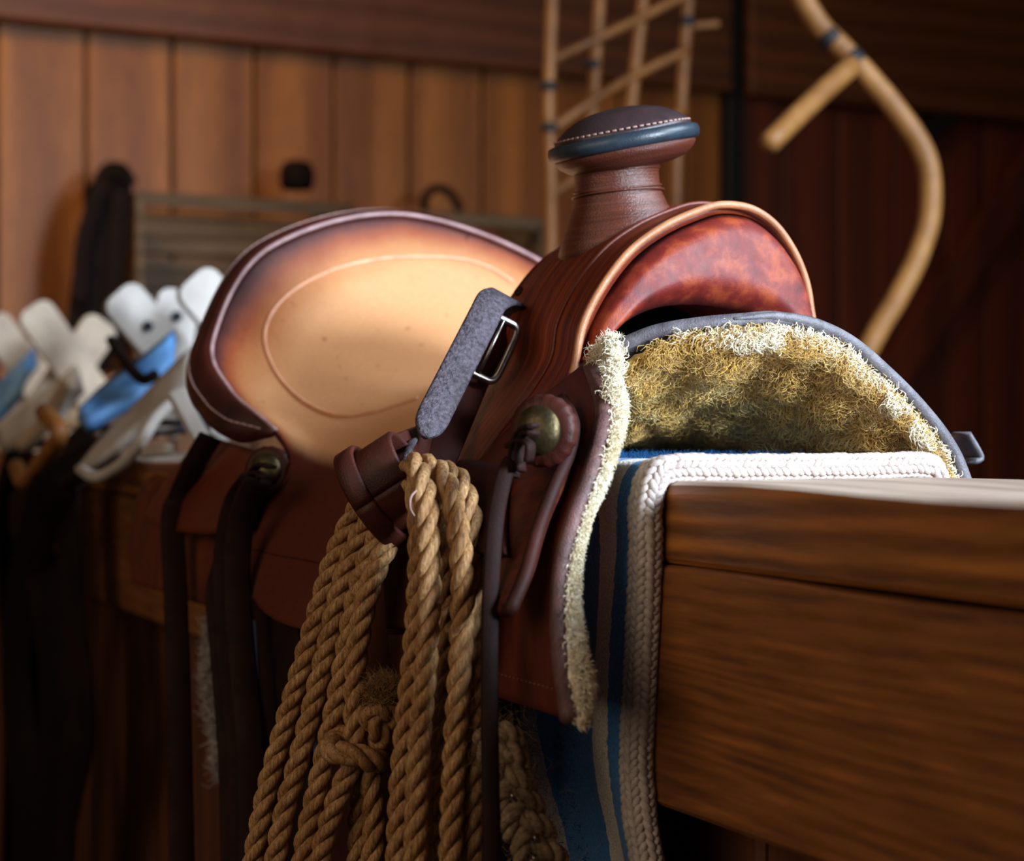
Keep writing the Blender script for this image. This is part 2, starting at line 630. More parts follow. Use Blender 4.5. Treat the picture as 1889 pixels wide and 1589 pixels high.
M['hornrim'] = leather('horn_rim_leather', [(0.3, srgb(24, 32, 40)), (0.7, srgb(46, 58, 70))], 40, 0.36, 0.2)
M['thread'] = simple('waxed_thread', srgb(170, 130, 120), rough=0.7)
M['thread_dark'] = simple('dark_thread', srgb(120, 70, 50), rough=0.7)
M['skirt'] = leather('skirt_leather', [(0.25, srgb(50, 15, 8)), (0.5, srgb(78, 27, 13)), (0.8, srgb(108, 44, 20))], streak=(3, 26, 1), rough=0.55, spec=0.3, bmp=0.3)
M['skirt_rear'] = leather('rear_skirt_leather', [(0.25, srgb(64, 20, 7)), (0.75, srgb(100, 38, 14))], 14, 0.55, 0.2, spec=0.3)
M['seat_line'] = leather('tooled_seat_line', [(0.3, srgb(206, 140, 104)), (0.7, srgb(230, 170, 132))], 60, 0.36)
M['cantle_edge'] = leather('cantle_edge_highlight', [(0.3, srgb(140, 106, 106)), (0.7, srgb(184, 150, 150))], 60, 0.4)  # pale colour paints the highlight along the cantle rim
M['edge'] = leather('skirt_edge_leather', [(0.3, srgb(64, 38, 36)), (0.7, srgb(106, 70, 66))], 90, 0.55, 0.5)
M['edge_grey'] = leather('grey_edge_leather', [(0.3, srgb(70, 66, 72)), (0.7, srgb(112, 106, 112))], 90, 0.5, 0.4)
M['roll'] = leather('cantle_roll_leather', [(0.3, srgb(40, 12, 8)), (0.7, srgb(80, 26, 16))], 16, 0.4, 0.2)
M['strap'] = leather('rough_strap_leather', [(0.35, srgb(30, 24, 29)), (0.68, srgb(88, 76, 87))], 320, 0.7, 1.0, grain=500)
M['loop'] = leather('loop_leather', [(0.3, srgb(44, 15, 9)), (0.7, srgb(74, 29, 18))], 26, 0.5, spec=0.25)
M['steel'] = simple('worn_steel', srgb(176, 168, 164), srgb(110, 98, 92), 0.3, 60, 1.0)
M['concho'] = simple('tarnished_silver', srgb(104, 86, 58), srgb(58, 54, 38), 0.45, 90, 0.9, bmp=0.4)
M['fender'] = leather('fender_leather', [(0.3, srgb(34, 12, 8)), (0.7, srgb(58, 21, 13))], 18, 0.62, spec=0.18)

# seat leather: worn tan in the middle, dyed dark at the rim, jockeys dark leather plus painted shade
def seat_mat():
    m, nt, p = new_mat('seat_leather')
    at = nd(nt, 'ShaderNodeAttribute', attribute_name='wear')
    obj = mapping(nt, 'Object', (1, 1, 1))
    n = noise(nt, obj, 16, 6, 0.65)
    a = nd(nt, 'ShaderNodeMath', operation='MULTIPLY_ADD')
    nt.links.new(n.outputs[0], a.inputs[0]); a.inputs[1].default_value = 0.30; nt.links.new(at.outputs['Fac'], a.inputs[2])
    sb = nd(nt, 'ShaderNodeMath', operation='SUBTRACT'); nt.links.new(a.outputs[0], sb.inputs[0]); sb.inputs[1].default_value = 0.15
    r = ramp(nt, [(0.0, srgb(36, 22, 24)), (0.18, srgb(86, 44, 40)), (0.38, srgb(146, 74, 44)), (0.62, srgb(182, 118, 74)), (1.0, srgb(208, 150, 104))])
    nt.links.new(sb.outputs[0], r.inputs[0])
    at2 = nd(nt, 'ShaderNodeAttribute', attribute_name='jockey')
    c = mixc(nt, at2.outputs['Fac'], r.outputs[0], srgb(72, 13, 5))
    sp = noise(nt, obj, 90, 2, 0.5)
    spr = ramp(nt, [(0.70, (1, 1, 1)), (0.78, (0.45, 0.33, 0.28))])
    nt.links.new(sp.outputs[0], spr.inputs[0])
    c2 = mixc(nt, 0.8, c, spr.outputs[0], 'MULTIPLY')
    fn = noise(nt, obj, 420, 3)
    fr = ramp(nt, [(0.3, (0.86, 0.84, 0.82)), (0.65, (1, 1, 1))])
    nt.links.new(fn.outputs[0], fr.inputs[0])
    c3 = mixc(nt, 1.0, c2, fr.outputs[0], 'MULTIPLY')
    nt.links.new(c3, p.inputs['Base Color'])
    rg = nd(nt, 'ShaderNodeMapRange'); rg.inputs['To Min'].default_value = 0.42; rg.inputs['To Max'].default_value = 0.7
    nt.links.new(at2.outputs['Fac'], rg.inputs[0]); nt.links.new(rg.outputs[0], p.inputs['Roughness'])
    p.inputs['Specular IOR Level'].default_value = 0.25
    bump(nt, p, fn.outputs[0], 0.12, 0.001)
    return m
M['seat'] = seat_mat()


def fleece_mat(name, c1, c2, c3):
    m, nt, p = new_mat(name)
    vec = mapping(nt, 'Object', (1, 1, 1))
    n = noise(nt, vec, 45, 5, 0.65)
    r = ramp(nt, [(0.25, c1), (0.5, c2), (0.78, c3)])
    nt.links.new(n.outputs[0], r.inputs[0]); nt.links.new(r.outputs[0], p.inputs['Base Color'])
    p.inputs['Roughness'].default_value = 0.85
    p.inputs['Specular IOR Level'].default_value = 0.2
    p.inputs['Sheen Weight'].default_value = 0.3
    return m
M['fleece_gold'] = fleece_mat('golden_fleece', srgb(166, 122, 44), srgb(214, 170, 84), srgb(240, 212, 146))
M['fleece_white'] = fleece_mat('pale_fleece', srgb(214, 192, 150), srgb(240, 226, 196), srgb(250, 244, 228))
M['fleece_grey'] = fleece_mat('grey_fleece', srgb(110, 96, 92), srgb(160, 146, 140), srgb(190, 180, 172))


def rope_mat():
    m, nt, p = new_mat('manila_rope')
    vec = mapping(nt, 'Object', (1, 1, 0.12))
    n = noise(nt, vec, 700, 5, 0.7)
    v2 = mapping(nt, 'Object', (1, 1, 1))
    n2 = noise(nt, v2, 28, 3)
    r = ramp(nt, [(0.3, srgb(92, 58, 28)), (0.5, srgb(166, 120, 72)), (0.72, srgb(216, 178, 128))])
    nt.links.new(n.outputs[0], r.inputs[0])
    r2 = ramp(nt, [(0.35, (0.74, 0.62, 0.48)), (0.6, (1, 1, 1))])
    nt.links.new(n2.outputs[0], r2.inputs[0])
    nt.links.new(mixc(nt, 0.8, r.outputs[0], r2.outputs[0], 'MULTIPLY'), p.inputs['Base Color'])
    p.inputs['Roughness'].default_value = 0.6
    bump(nt, p, n.outputs[0], 0.8, 0.0012)
    return m
M['rope'] = rope_mat()
M['jute'] = simple('jute', srgb(150, 124, 94), srgb(88, 68, 50), 0.85, 300, bmp=0.6)
M['frayed'] = simple('frayed_fibre', srgb(170, 128, 82), srgb(118, 84, 50), 0.85, 200)


def blanket_mat():
    m, nt, p = new_mat('striped_wool')
    tc = nd(nt, 'ShaderNodeTexCoord')
    sx = nd(nt, 'ShaderNodeSeparateXYZ'); nt.links.new(tc.outputs['UV'], sx.inputs[0])
    obj = mapping(nt, 'Object', (1, 1, 1))
    n = noise(nt, obj, 160, 3)
    a = nd(nt, 'ShaderNodeMath', operation='MULTIPLY_ADD')
    nt.links.new(n.outputs[0], a.inputs[0]); a.inputs[1].default_value = 0.006; nt.links.new(sx.outputs[0], a.inputs[2])
    navy, blue, grey, beige, slate = srgb(40, 66, 112), srgb(64, 132, 196), srgb(196, 184, 188), srgb(242, 230, 216), srgb(84, 94, 118)
    sc = nd(nt, 'ShaderNodeMath', operation='MULTIPLY'); nt.links.new(a.outputs[0], sc.inputs[0]); sc.inputs[1].default_value = 2.0
    # distance from the front edge in metres (x2)
    st = [(0.0, beige), (0.030, blue), (0.066, beige), (0.108, blue), (0.270, grey), (0.310, navy), (0.350, slate), (0.430, grey), (0.460, slate), (0.60, navy)]
    r = ramp(nt, st, 'CONSTANT')
    nt.links.new(sc.outputs[0], r.inputs[0])
    f = noise(nt, obj, 900, 3)
    fr = ramp(nt, [(0.3, (0.55, 0.55, 0.58)), (0.7, (1.15, 1.15, 1.15))])
    nt.links.new(f.outputs[0], fr.inputs[0])
    nt.links.new(mixc(nt, 1.0, r.outputs[0], fr.outputs[0], 'MULTIPLY'), p.inputs['Base Color'])
    p.inputs['Roughness'].default_value = 0.9
    p.inputs['Specular IOR Level'].default_value = 0.15
    p.inputs['Sheen Weight'].default_value = 0.25
    f2 = noise(nt, obj, 420, 4)
    bump(nt, p, f2.outputs[0], 0.9, 0.002)
    return m
M['blanket'] = blanket_mat()
M['braid'] = simple('cotton_braid', srgb(206, 192, 184), srgb(166, 150, 142), 0.85, 200, bmp=0.5, bscale=900, spec=0.2)
M['fuzz'] = simple('blue_wool_fuzz', srgb(44, 100, 150), srgb(24, 52, 92), 0.9, 60, spec=0.1)

# ================================================================== SETTING
WS = -3.612                       # s of the back wall face (about 4.7 m from the camera)
LAT0 = 1.052                      # first board joint, measured across from the camera
def LA(lat): return N0 - lat

floor = mesh_obj('floor', [(-6, -2, 0), (7, -2, 0), (7, 9, 0), (-6, 9, 0)], [[0, 1, 2, 3]],
                 simple('earth_floor', srgb(60, 40, 28), srgb(40, 26, 18), 0.9, 6, bmp=0.4, bscale=30), None, smooth=False, base=(0, 0, 0), kind='structure')

wall = thing('wall_back', P(WS, LA(2.0), -RAIL_Z), kind='structure')
sbox('backing', WS - 0.06, WS - 0.022, LA(-2.6), LA(10), -RAIL_Z, 2.2, M['gap'], wall, 0)
k = 0
lat = LAT0 - 0.2305 * 15
while lat < 2.9:
    e0, e1 = lat + 0.005, min(lat + 0.2305 - 0.005, 3.025)
    off = random.uniform(-0.003, 0.003)
    sbox('plank', WS - 0.022, WS + off, LA(e0), LA(e1), -RAIL_Z, 1.30, M['wall'], wall, 0.004)
    lat += 0.2305
# beam across the top of the boards
tb = thing('trim_1', P(WS, LA(2.0), 1.08), kind='structure')
sbox('beam', WS + 0.002, WS + 0.075, LA(-2.5), LA(3.02), 1.085, 1.62, M['beam'], tb, 0.006)
sbox('beam', WS + 0.002, WS + 0.060, LA(3.10), LA(9.8), 1.085, 1.62, M['beam'], tb, 0.006)

post = sbox('trim_2', WS + 0.002, WS + 0.03, LA(3.032), LA(3.095), -RAIL_Z + 0.001, 1.62, M['gap'], None, 0.004, kind='structure')

# dark boarded door with diagonal braces on the right
door = thing('door_1', P(WS, LA(4.2), -RAIL_Z), kind='structure')
lat = 3.10
while lat < 9.6:
    wd = random.choice([0.16, 0.19, 0.22])
    sbox('plank', WS - 0.020, WS + random.uniform(-0.003, 0.002), LA(lat + 0.004), LA(lat + wd - 0.004), -RAIL_Z, 1.084, M['wall_dark'], door, 0.004)
    lat += wd
def brace(u0, v0, u1, v1, wid, name, mat, dz):
    a, b = AtS(u0, v0, WS + dz), AtS(u1, v1, WS + dz)
    t = (b - a) / np.linalg.norm(b - a)
    q = np.cross(t, DV); q /= np.linalg.norm(q)
    board(name, lambda x, y, z: (a if x < 0 else b) + q * (wid / 2 * y) - DV * (0.018 * z), mat, door, 0.004)
brace(1600, 760, 2010, 150, 0.12, 'brace', M['wall_dark'], 0.024)
brace(1700, 255, 2000, -40, 0.07, 'iron_strap', M['gap'], 0.030)

# stall partition: two rail boards on top, upright boards below
part = thing('stall_partition', P(-1.3, 0, -RAIL_Z), 'wooden stall partition whose thick brown top rail carries the saddle', 'partition')
def rail_board(name, s0, s1, l0, l1, z0, z1, mat, top_round, worn=None):
    n, G = 90, []
    ss = np.linspace(s0, s1, n)
    rings = []
    for i, s in enumerate(ss):
        a = 0.0012 * math.sin(s * 9) + 0.0008 * math.sin(s * 23 + 1)
        b = 0.0014 * math.sin(s * 7 + 2)
        e = top_round * (1 + 0.35 * math.sin(s * 13))
        c = 0.003
        prof = [(l1 + b, z0 + c), (l1 + b, z1 - e + a), (l1 + b - e * 0.35, z1 - e * 0.3 + a), (l1 - e + b, z1 + a), (l0 + e, z1 + a), (l0, z1 - e), (l0, z0 + c), (l0 + c, z0), (l1 - c + b, z0)]
        rings.append([P(s, l, z) for l, z in prof])
    V = np.array(rings).reshape(-1, 3); m = 9
    Fc = []
    for i in range(n - 1):
        for j in range(m):
            jj = (j + 1) % m
            Fc.append([i * m + j, i * m + jj, (i + 1) * m + jj, (i + 1) * m + j])
    Fc += [list(range(m)), list(range((n - 1) * m, n * m))]
    o = recalc(mesh_obj(name, V, Fc, mat, part, smooth=False))
    if worn:  # second slot: sky light put into the colour of up-facing faces
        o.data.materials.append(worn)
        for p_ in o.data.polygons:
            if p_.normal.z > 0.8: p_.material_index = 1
    return o
rail_board('rail_board', 0.95, WS + 0.08, -0.10, 0.100, -0.0455, 0.0, M['rail_top'], 0.007, M['rail_skylit'])
rail_board('rail_board', 0.95, WS + 0.08, -0.10, 0.1015, -0.184, -0.0475, M['rail'], 0.003)
s = 0.93
while s > WS + 0.3:
    wd = random.choice([0.155, 0.17, 0.185])
    sbox('upright_board', s - wd + 0.003, s - 0.003, -0.03, 0.045 + random.uniform(-.003, .003), -RAIL_Z, -0.186, M['partition'], part, 0.004)
    s -= wd

# shelf on the back wall with the crates (mostly behind the saddle)
shelf = sbox('wall_shelf', WS + 0.004, WS + 0.36, LA(1.22), LA(2.75), 0.155, 0.185, M['crate'], None, 0.004)
set_props(shelf, 'narrow plank shelf on the back wall behind the saddle seat', 'shelf')


def crate(name, u0, v0, u1, vb, sdep, label, tilt=0.0):
    """open-front slatted crate; top corners from the photo, standing on the shelf"""
    a = AtS(u0, v0, WS + sdep); b = AtS(u1, v0, WS + sdep)
    l0, l1 = slz(a)[1], slz(b)[1]
    zt = slz(a)[2]; zb = 0.186
    t = thing(name, P(WS + sdep / 2, (l0 + l1) / 2, zb), label, 'crate', 'weathered crates on the wall shelf')
    sf, sb_ = WS + sdep, WS + 0.03
    for l in (l0, l1):
        d = 0.02 if l == l0 else -0.02
        sbox('end_panel', sb_, sf, l - abs(d), l, zb, zt, M['crate'], t, 0.003) if l == l0 else sbox('end_panel', sb_, sf, l, l + 0.02, zb, zt, M['crate'], t, 0.003)
    h = (zt - zb)
    nsl = 3
    for k in range(nsl):
        z0 = zb + 0.016 + k * h / nsl
        sbox('slat', sb_ - 0.0, sb_ + 0.012, l1 + 0.021, l0 - 0.021, z0 + 0.008, min(z0 + h / nsl - 0.012, zt - 0.02), M['crate'], t, 0.002)
    sbox('top_rail', sf - 0.018, sf + 0.004, l1 + 0.021, l0 - 0.021, zt - 0.034, zt, M['crate'], t, 0.003)
    sbox('bottom_board', sb_ + 0.013, sf, l1 + 0.021, l0 - 0.021, zb, zb + 0.014, M['crate'], t, 0.002)
    return t
crate('wooden_crate', 252, 352, 652, 560, 0.30, 'large grey weathered slatted crate on the wall behind the cantle')
crate('wooden_crate', 770, 388, 1010, 560, 0.30, 'smaller dark weathered crate half hidden behind the cantle top')

# dark leather halter hung left of the crate
hal = thing('leather_halter', AtS(240, 560, WS + 0.12), 'dark leather halter hanging on a peg left of the large crate', 'halter')
tube('peg', [P(WS + 0.006, slz(AtS(218, 322, WS + 0.30))[1], slz(AtS(218, 322, WS + 0.30))[2] - 0.004), AtS(218, 322, WS + 0.33)], 0.018, M['blackleather'], hal, 8)
for k, (pts, wd) in enumerate([([(285, 345), (270, 318), (245, 322), (225, 380), (205, 480), (190, 600), (200, 680)], 0.05),
                               ([(262, 330), (245, 420), (228, 520), (222, 620), (230, 690)], 0.07),
                               ([(275, 330), (268, 430), (258, 540), (262, 660)], 0.05),
                               ([(240, 335), (215, 400), (200, 460), (196, 560)], 0.04)]):
    pth = cr([AtS(u - 48, v, WS + 0.27 + 0.015 * k) for u, v in pts], 20)
    ribbon('strap', pth, NV, wd, 0.006, M['blackleather'], hal)
cup = lathe('leather_cup', [(0.001, 0), (0.040, 0.0), (0.046, 0.02), (0.046, 0.05), (0.034, 0.072), (0.001, 0.08)], AtS(548, 352, WS + 0.24) + UP * 0.003, UP, M['blackleather'], None, 20)
set_props(cup, 'small black rounded leather cup on top of the large crate', 'cup')
ring = tube('leather_loop', cr([AtS(u, v, WS + 0.25) for u, v in [(782, 388), (786, 362), (800, 348), (820, 350), (838, 366), (848, 388)]], 20), 0.012, M['blackleather'], None, 8)
set_props(ring, 'dark leather loop standing on the smaller crate', 'loop')

# ================================================================== CANES
lat_t = thing('cane_lattice', AtY(1120, 440, 3.3) * np.array([1, 1, 0]), 'tall tan cane lattice leaning behind the saddle horn', 'lattice', rot=False)
def cane(name, pts, r, mat, parent, n=24):
    return tube(name, cr([AtY(u, v, Y) for u, v, Y in pts], n), r, mat, parent, 8)
def down(u, v, Y):    # foot on the floor below a point
    p = AtY(u, v, Y); return p
for pts in [[(1024, -260, 3.2), (1018, 0, 3.2), (1012, 200, 3.2), (1016, 430, 3.2), (1018, 2015, 3.2)],
            [(1122, -260, 3.25), (1106, 0, 3.25), (1094, 190, 3.25), (1085, 420, 3.25), (1076, 1990, 3.25)],
            [(1206, -260, 3.3), (1186, 0, 3.3), (1166, 180, 3.3), (1150, 420, 3.3), (1130, 1970, 3.3)],
            [(1292, -260, 3.35), (1270, 0, 3.35), (1256, 200, 3.35), (1246, 400, 3.35), (1230, 1950, 3.35)]]:
    cane('upright_cane', pts, 0.0115, M['cane'], lat_t)
for pts in [[(1016, 112, 3.22), (1100, 72, 3.23), (1190, 28, 3.28), (1290, -22, 3.33)],
            [(1016, 240, 3.22), (1090, 188, 3.23), (1170, 140, 3.28), (1268, 92, 3.33)],
            [(1016, 360, 3.22), (1090, 310, 3.23), (1165, 262, 3.28), (1256, 205, 3.33)]]:
    cane('cross_cane', pts, 0.0095, M['cane'], lat_t)
cane('cross_cane', [(1262, 50, 3.37), (1325, 44, 3.37)], 0.008, M['cane'], lat_t)
for u, v, Y in [(1014, 236, 3.2), (1100, 74, 3.25), (1012, 160, 3.2), (1094, 120, 3.25), (1268, 40, 3.35)]:
    tube('lashing', [AtY(u, v - 8, Y), AtY(u, v + 8, Y)], 0.0145, M['lash'], lat_t, 8)

hook = thing('bent_cane', AtY(1560, 800, 2.6) * np.array([1, 1, 0]), 'thick bent tan cane curving down behind the saddle on the right', 'cane', rot=False)
pth = [(1440, -300, 2.6), (1468, -60, 2.6), (1500, 30, 2.6), (1572, 108, 2.6), (1650, 198, 2.6), (1708, 290, 2.6), (1716, 390, 2.6), (1692, 475, 2.6), (1655, 550, 2.6), (1615, 618, 2.6), (1560, 740, 2.6), (1500, 1000, 2.6), (1480, 2340, 2.6)]
tube('cane', cr([AtY(*p) for p in pth], 90), 0.0165, M['cane_pale'], hook, 12)
tube('cane_stub', cr([AtY(1572, 120, 2.58), AtY(1490, 195, 2.52), AtY(1418, 265, 2.46)], 10), 0.0155, M['cane_pale'], hook, 12)
for u, v, du, dv in [(1572, 110, 8, 9), (1530, 70, 7, 8)]:
    tube('lashing', [AtY(u - du, v - dv, 2.6), AtY(u + du, v + dv, 2.6)], 0.0185, M['lash'], hook, 10)

# ================================================================== PACK SADDLES further down the rail
def oriented(name, c, ax, ay, hx, hy, hz, mat, parent, bev=0.004, roundend=False):
    ax = np.asarray(ax) / np.linalg.norm(ax); ay = np.asarray(ay, float)
    ay = ay - ax * ay.dot(ax); ay /= np.linalg.norm(ay); az = np.cross(ax, ay)
    if not roundend:
        return board(name, lambda x, y, z: c + ax * hx * x + ay * hy * y + az * hz * z, mat, parent, bev)
    cr_ = hy * 0.6
    t = np.linspace(0, math.pi / 2, 5)
    o2 = [(hx - cr_ + cr_ * math.cos(a), -(hy - cr_) - cr_ * math.sin(a)) for a in t[::-1]] + [(hx - cr_ + cr_ * math.cos(a), hy - cr_ + cr_ * math.sin(a)) for a in t] + [(-hx, hy), (-hx, -hy)]
    n = len(o2)
    V = [c + ax * a + ay * b + az * hz for a, b in o2] + [c + ax * a + ay * b - az * hz for a, b in o2]
    Fc = [list(range(n)), list(range(2 * n - 1, n - 1, -1))] + [[i, (i + 1) % n, n + (i + 1) % n, n + i][::-1] for i in range(n)]
    return recalc(mesh_obj(name, V, Fc, mat, parent, smooth=False))

SV = -DV; LV = -NV      # forward, towards-camera-side directions
def pack_saddle(sc_, label, wood_a, wood_b, side_mat, bucks, zoff=0.0, sides=(1, -1), lean=(0.67, 0.12)):
    t = thing('pack_saddle', P(sc_, 0, 0), label, 'pack saddle', 'sawbuck pack saddles along the rail')
    for j, (sb_, mat, dl) in enumerate(bucks):
        for sg in (1, -1):
            ax = UP * 0.74 + LV * sg * lean[0 if sg > 0 else 1]
            c = P(sb_ + 0.011 * sg, sg * -0.004 + dl, 0.128 + zoff)
            ar = oriented('crossbuck_arm', c, ax, LV, 0.128 if sg > 0 else 0.104, 0.030, 0.010, mat, t, 0.004, True)
            for hz in ((0.066,) if mat is M['whitewood'] else ()):
                pc = c + ax / np.linalg.norm(ax) * hz + SV * (0.0135)
                lathe('bolt', [(0.001, -0.002), (0.008, -0.002), (0.007, 0.003), (0.001, 0.004)], pc, SV, M['iron'], ar, 10)
    for sg in sides:
        ss = np.linspace(sc_ - 0.24, sc_ + 0.24, 16)
        tt = np.linspace(-1, 1, 8)
        G = np.zeros((16, 8, 3))
        for i, s_ in enumerate(ss):
            wv = 1 - 0.55 * abs((s_ - sc_) / 0.24) ** 3
            for j, q in enumerate(tt):
                c = 0.085 - 0.052 * q * wv
                G[i, j] = P(s_, sg * (0.125 - 0.055 * q * wv - 0.01 * q * q), c - 0.006 + zoff)
        shell('sideboard', G, 0.018, side_mat, t, flip=(sg > 0))
    return t
packA = pack_saddle(-1.27, 'white and blue sawbuck pack saddle right behind the cantle', None, None, M['bluewood'], [(-1.10, M['whitewood'], -0.078), (-1.37, M['whitewood'], -0.050)], sides=(-1,))
packB = pack_saddle(-1.98, 'tan wooden sawbuck pack saddle second behind the cantle', None, None, M['whitewood'], [(-1.84, M['tanwood'], -0.012), (-2.17, M['tanwood'], -0.005)], sides=(-1,), lean=(0.52, 0.50))
# pale bent hoop and flap on the nearest pack saddle
G = np.zeros((14, 6, 3))
top = cr([AtL(u, v, l) for u, v, l in [(350, 640, .06), (300, 690, .085), (240, 752, .11), (185, 808, .14), (142, 862, .165)]], 14)
bot = cr([AtL(u, v, l) for u, v, l in [(352, 735, .075), (320, 742, .095), (262, 778, .12), (205, 826, .15), (150, 868, .17)]], 14)
for i in range(14):
    for j in range(6):
        G[i, j] = top[i] * (1 - j / 5) + bot[i] * j / 5
shell('flap_board', G, 0.010, M['whitewood'], packA)
def leg_board(name, tp_, bt_, mat, parent, th=0.016):
    a_ = cr(np.array([AtL(*q) for q in tp_]), 12); b_ = cr(np.array([AtL(*q) for q in bt_]), 12)
    G_ = np.array([a_ * (1 - t) + b_ * t for t in np.linspace(0, 1, 5)])
    n_ = grid_normals(G_)
    return shell(name, G_, th, mat, parent, flip=(n_[2, 6] @ LV < 0))
leg_board('leg_board', [(320, 608, .020), (250, 664, .07), (190, 708, .11), (146, 752, .15)], [(322, 664, .030), (262, 716, .08), (208, 748, .115), (156, 780, .15)], M['bluewood'], packA)
leg_board('leg_board', [(140, 672, .03), (70, 730, .09), (-10, 790, .14)], [(150, 708, .035), (84, 776, .095), (0, 836, .14)], M['whitewood'], packB)
leg_board('leg_board', [(64, 640, .0), (30, 672, .04), (-20, 720, .09)], [(70, 676, .0), (38, 716, .05), (-14, 770, .10)], M['bluewood'], packB)
leg_board('brace_slat', [(112, 700, .10), (70, 770, .11), (20, 822, .13)], [(128, 706, .10), (90, 778, .11), (36, 832, .13)], M['tanwood'], packB, 0.01)
tube('dark_strap', cr([AtL(u, v, l) for u, v, l in [(205, 628, .085), (232, 668, .09), (262, 700, .085), (290, 690, .07)]], 16), 0.007, M['blackleather'], packA, 8)
tube('bent_hoop', cr([AtL(u, v, l) for u, v, l in [(148, 866, .175), (180, 880, .175), (230, 852, .165), (262, 812, .155), (288, 772, .135), (318, 742, .11)]], 30), 0.0065, M['whitewood'], packA, 8)
oriented('bottom_slat', AtL(288, 832, .15), AtL(318, 828, .15) - AtL(258, 836, .15), UP, 0.05, 0.006, 0.005, M['whitewood'], packA, 0.002)
oriented('end_slat', AtL(348, 768, .12), np.array([0.5, 0, -0.9]), LV, 0.030, 0.009, 0.005, M['whitewood'], packA, 0.002)
tube('brown_strap', cr([AtL(u, v, .18) for u, v in [(80, 760), (110, 800), (80, 850), (45, 890), (30, 860)]], 20), 0.011, M['cane'], packB, 8)

# dark harness straps hanging from the rail at the far left
strap_rows = [([(20, 850), (15, 1000), (25, 1200), (30, 1420), (20, 1800)], 0.055), ([(60, 870), (70, 1010), (58, 1200), (75, 1380), (60, 1800)], 0.06),
              ([(95, 865), (110, 1000), (120, 1180), (118, 1400), (100, 1800)], 0.045), ([(125, 900), (128, 1040), (140, 1200), (150, 1330), (120, 1500), (110, 1800)], 0.05),
              ([(40, 920), (80, 1080), (100, 1260), (90, 1480), (60, 1800)], 0.04), ([(100, 880), (60, 1020), (30, 1220), (50, 1500), (40, 1800)], 0.035)]
har = thing('hanging_harness', P(-1.9, 0.15, 0.0), 'bundle of dark leather harness straps hanging from the rail at far left', 'harness')
for k, (pts, wd) in enumerate(strap_rows):
    pth = cr([AtL(u, v, 0.125 + 0.012 * k) for u, v in pts], 30)
    a0 = pth[0]
    s0 = slz(a0)
    pth = np.concatenate([[P(s0[0], 0.02, 0.012 + 0.006 * k), P(s0[0], 0.085, 0.012 + 0.006 * k)], pth])
    ribbon('strap', pth, SV * 0.75 + LV * (0.5 - 0.2 * k), wd * 1.5, 0.005, M['blackleather'], har)

# ================================================================== BLANKET
SF = 0.222           # s of the front edge
bl = thing('saddle_blanket', P(-0.1, 0, 0.0), 'blue striped wool blanket with pale braided edge folded over the rail under the saddle', 'blanket')
prof = [(0.118, -0.42), (0.114, -0.30), (0.1125, -0.20), (0.112, -0.10), (0.1125, -0.04), (0.1135, -0.012), (0.108, 0.006), (0.095, 0.0125), (0.05, 0.0125), (0.0, 0.0125), (-0.05, 0.0125), (-0.095, 0.0125), (-0.109, 0.004), (-0.112, -0.02), (-0.112, -0.12)]
pr = cr(prof, 150)
def edge_s(z, l):
    if l < 0.1: return SF - 0.012 * max(0.0, (0.1 - l)) / 0.2
    return np.interp(-z, [0.0, 0.045, 0.11, 0.16, 0.19, 0.23, 0.42], [SF, SF - 0.002, SF - 0.008, SF - 0.012, SF - 0.007, SF + 0.008, SF + 0.03])
ns = 110
dist = np.concatenate([np.linspace(0, 0.20, 70), np.linspace(0.205, 0.72, 40)])
G = np.zeros((len(pr), ns, 3)); UVX = np.zeros((len(pr), ns)); UVY = np.zeros((len(pr), ns))
acc = 0
for i, (l, z) in enumerate(pr):
    e = edge_s(z, l)
    for j, dd in enumerate(dist):
        fold = 0.0
        if l > 0.1 and z < -0.02:
            dep = min(1.0, (-z - 0.02) / 0.15)
            fold = dep * (0.010 * math.sin(dd * 42 - z * 5 + 0.6) + 0.004 * math.sin(dd * 90 + z * 20)) * min(1, dd / 0.05)
            fold = max(fold, -0.004)
        G[i, j] = P(e - dd, l + fold, z)
        sh = 0.0
        if l > 0.1 and z < -0.09: sh = (-z - 0.09) * 0.30 * min(1, max(0, (dd - 0.075) / 0.05))
        UVX[i, j] = dd + sh; UVY[i, j] = i / 30
BN = grid_normals(G)
bsg = 1.0 if BN[75, 50] @ UP > 0 else -1.0
BN = BN * bsg
bob = shell('wool_body', G, 0.009, M['blanket'], bl, flip=(bsg < 0), uvs=np.stack([UVX, UVY], -1).reshape(-1, 2))
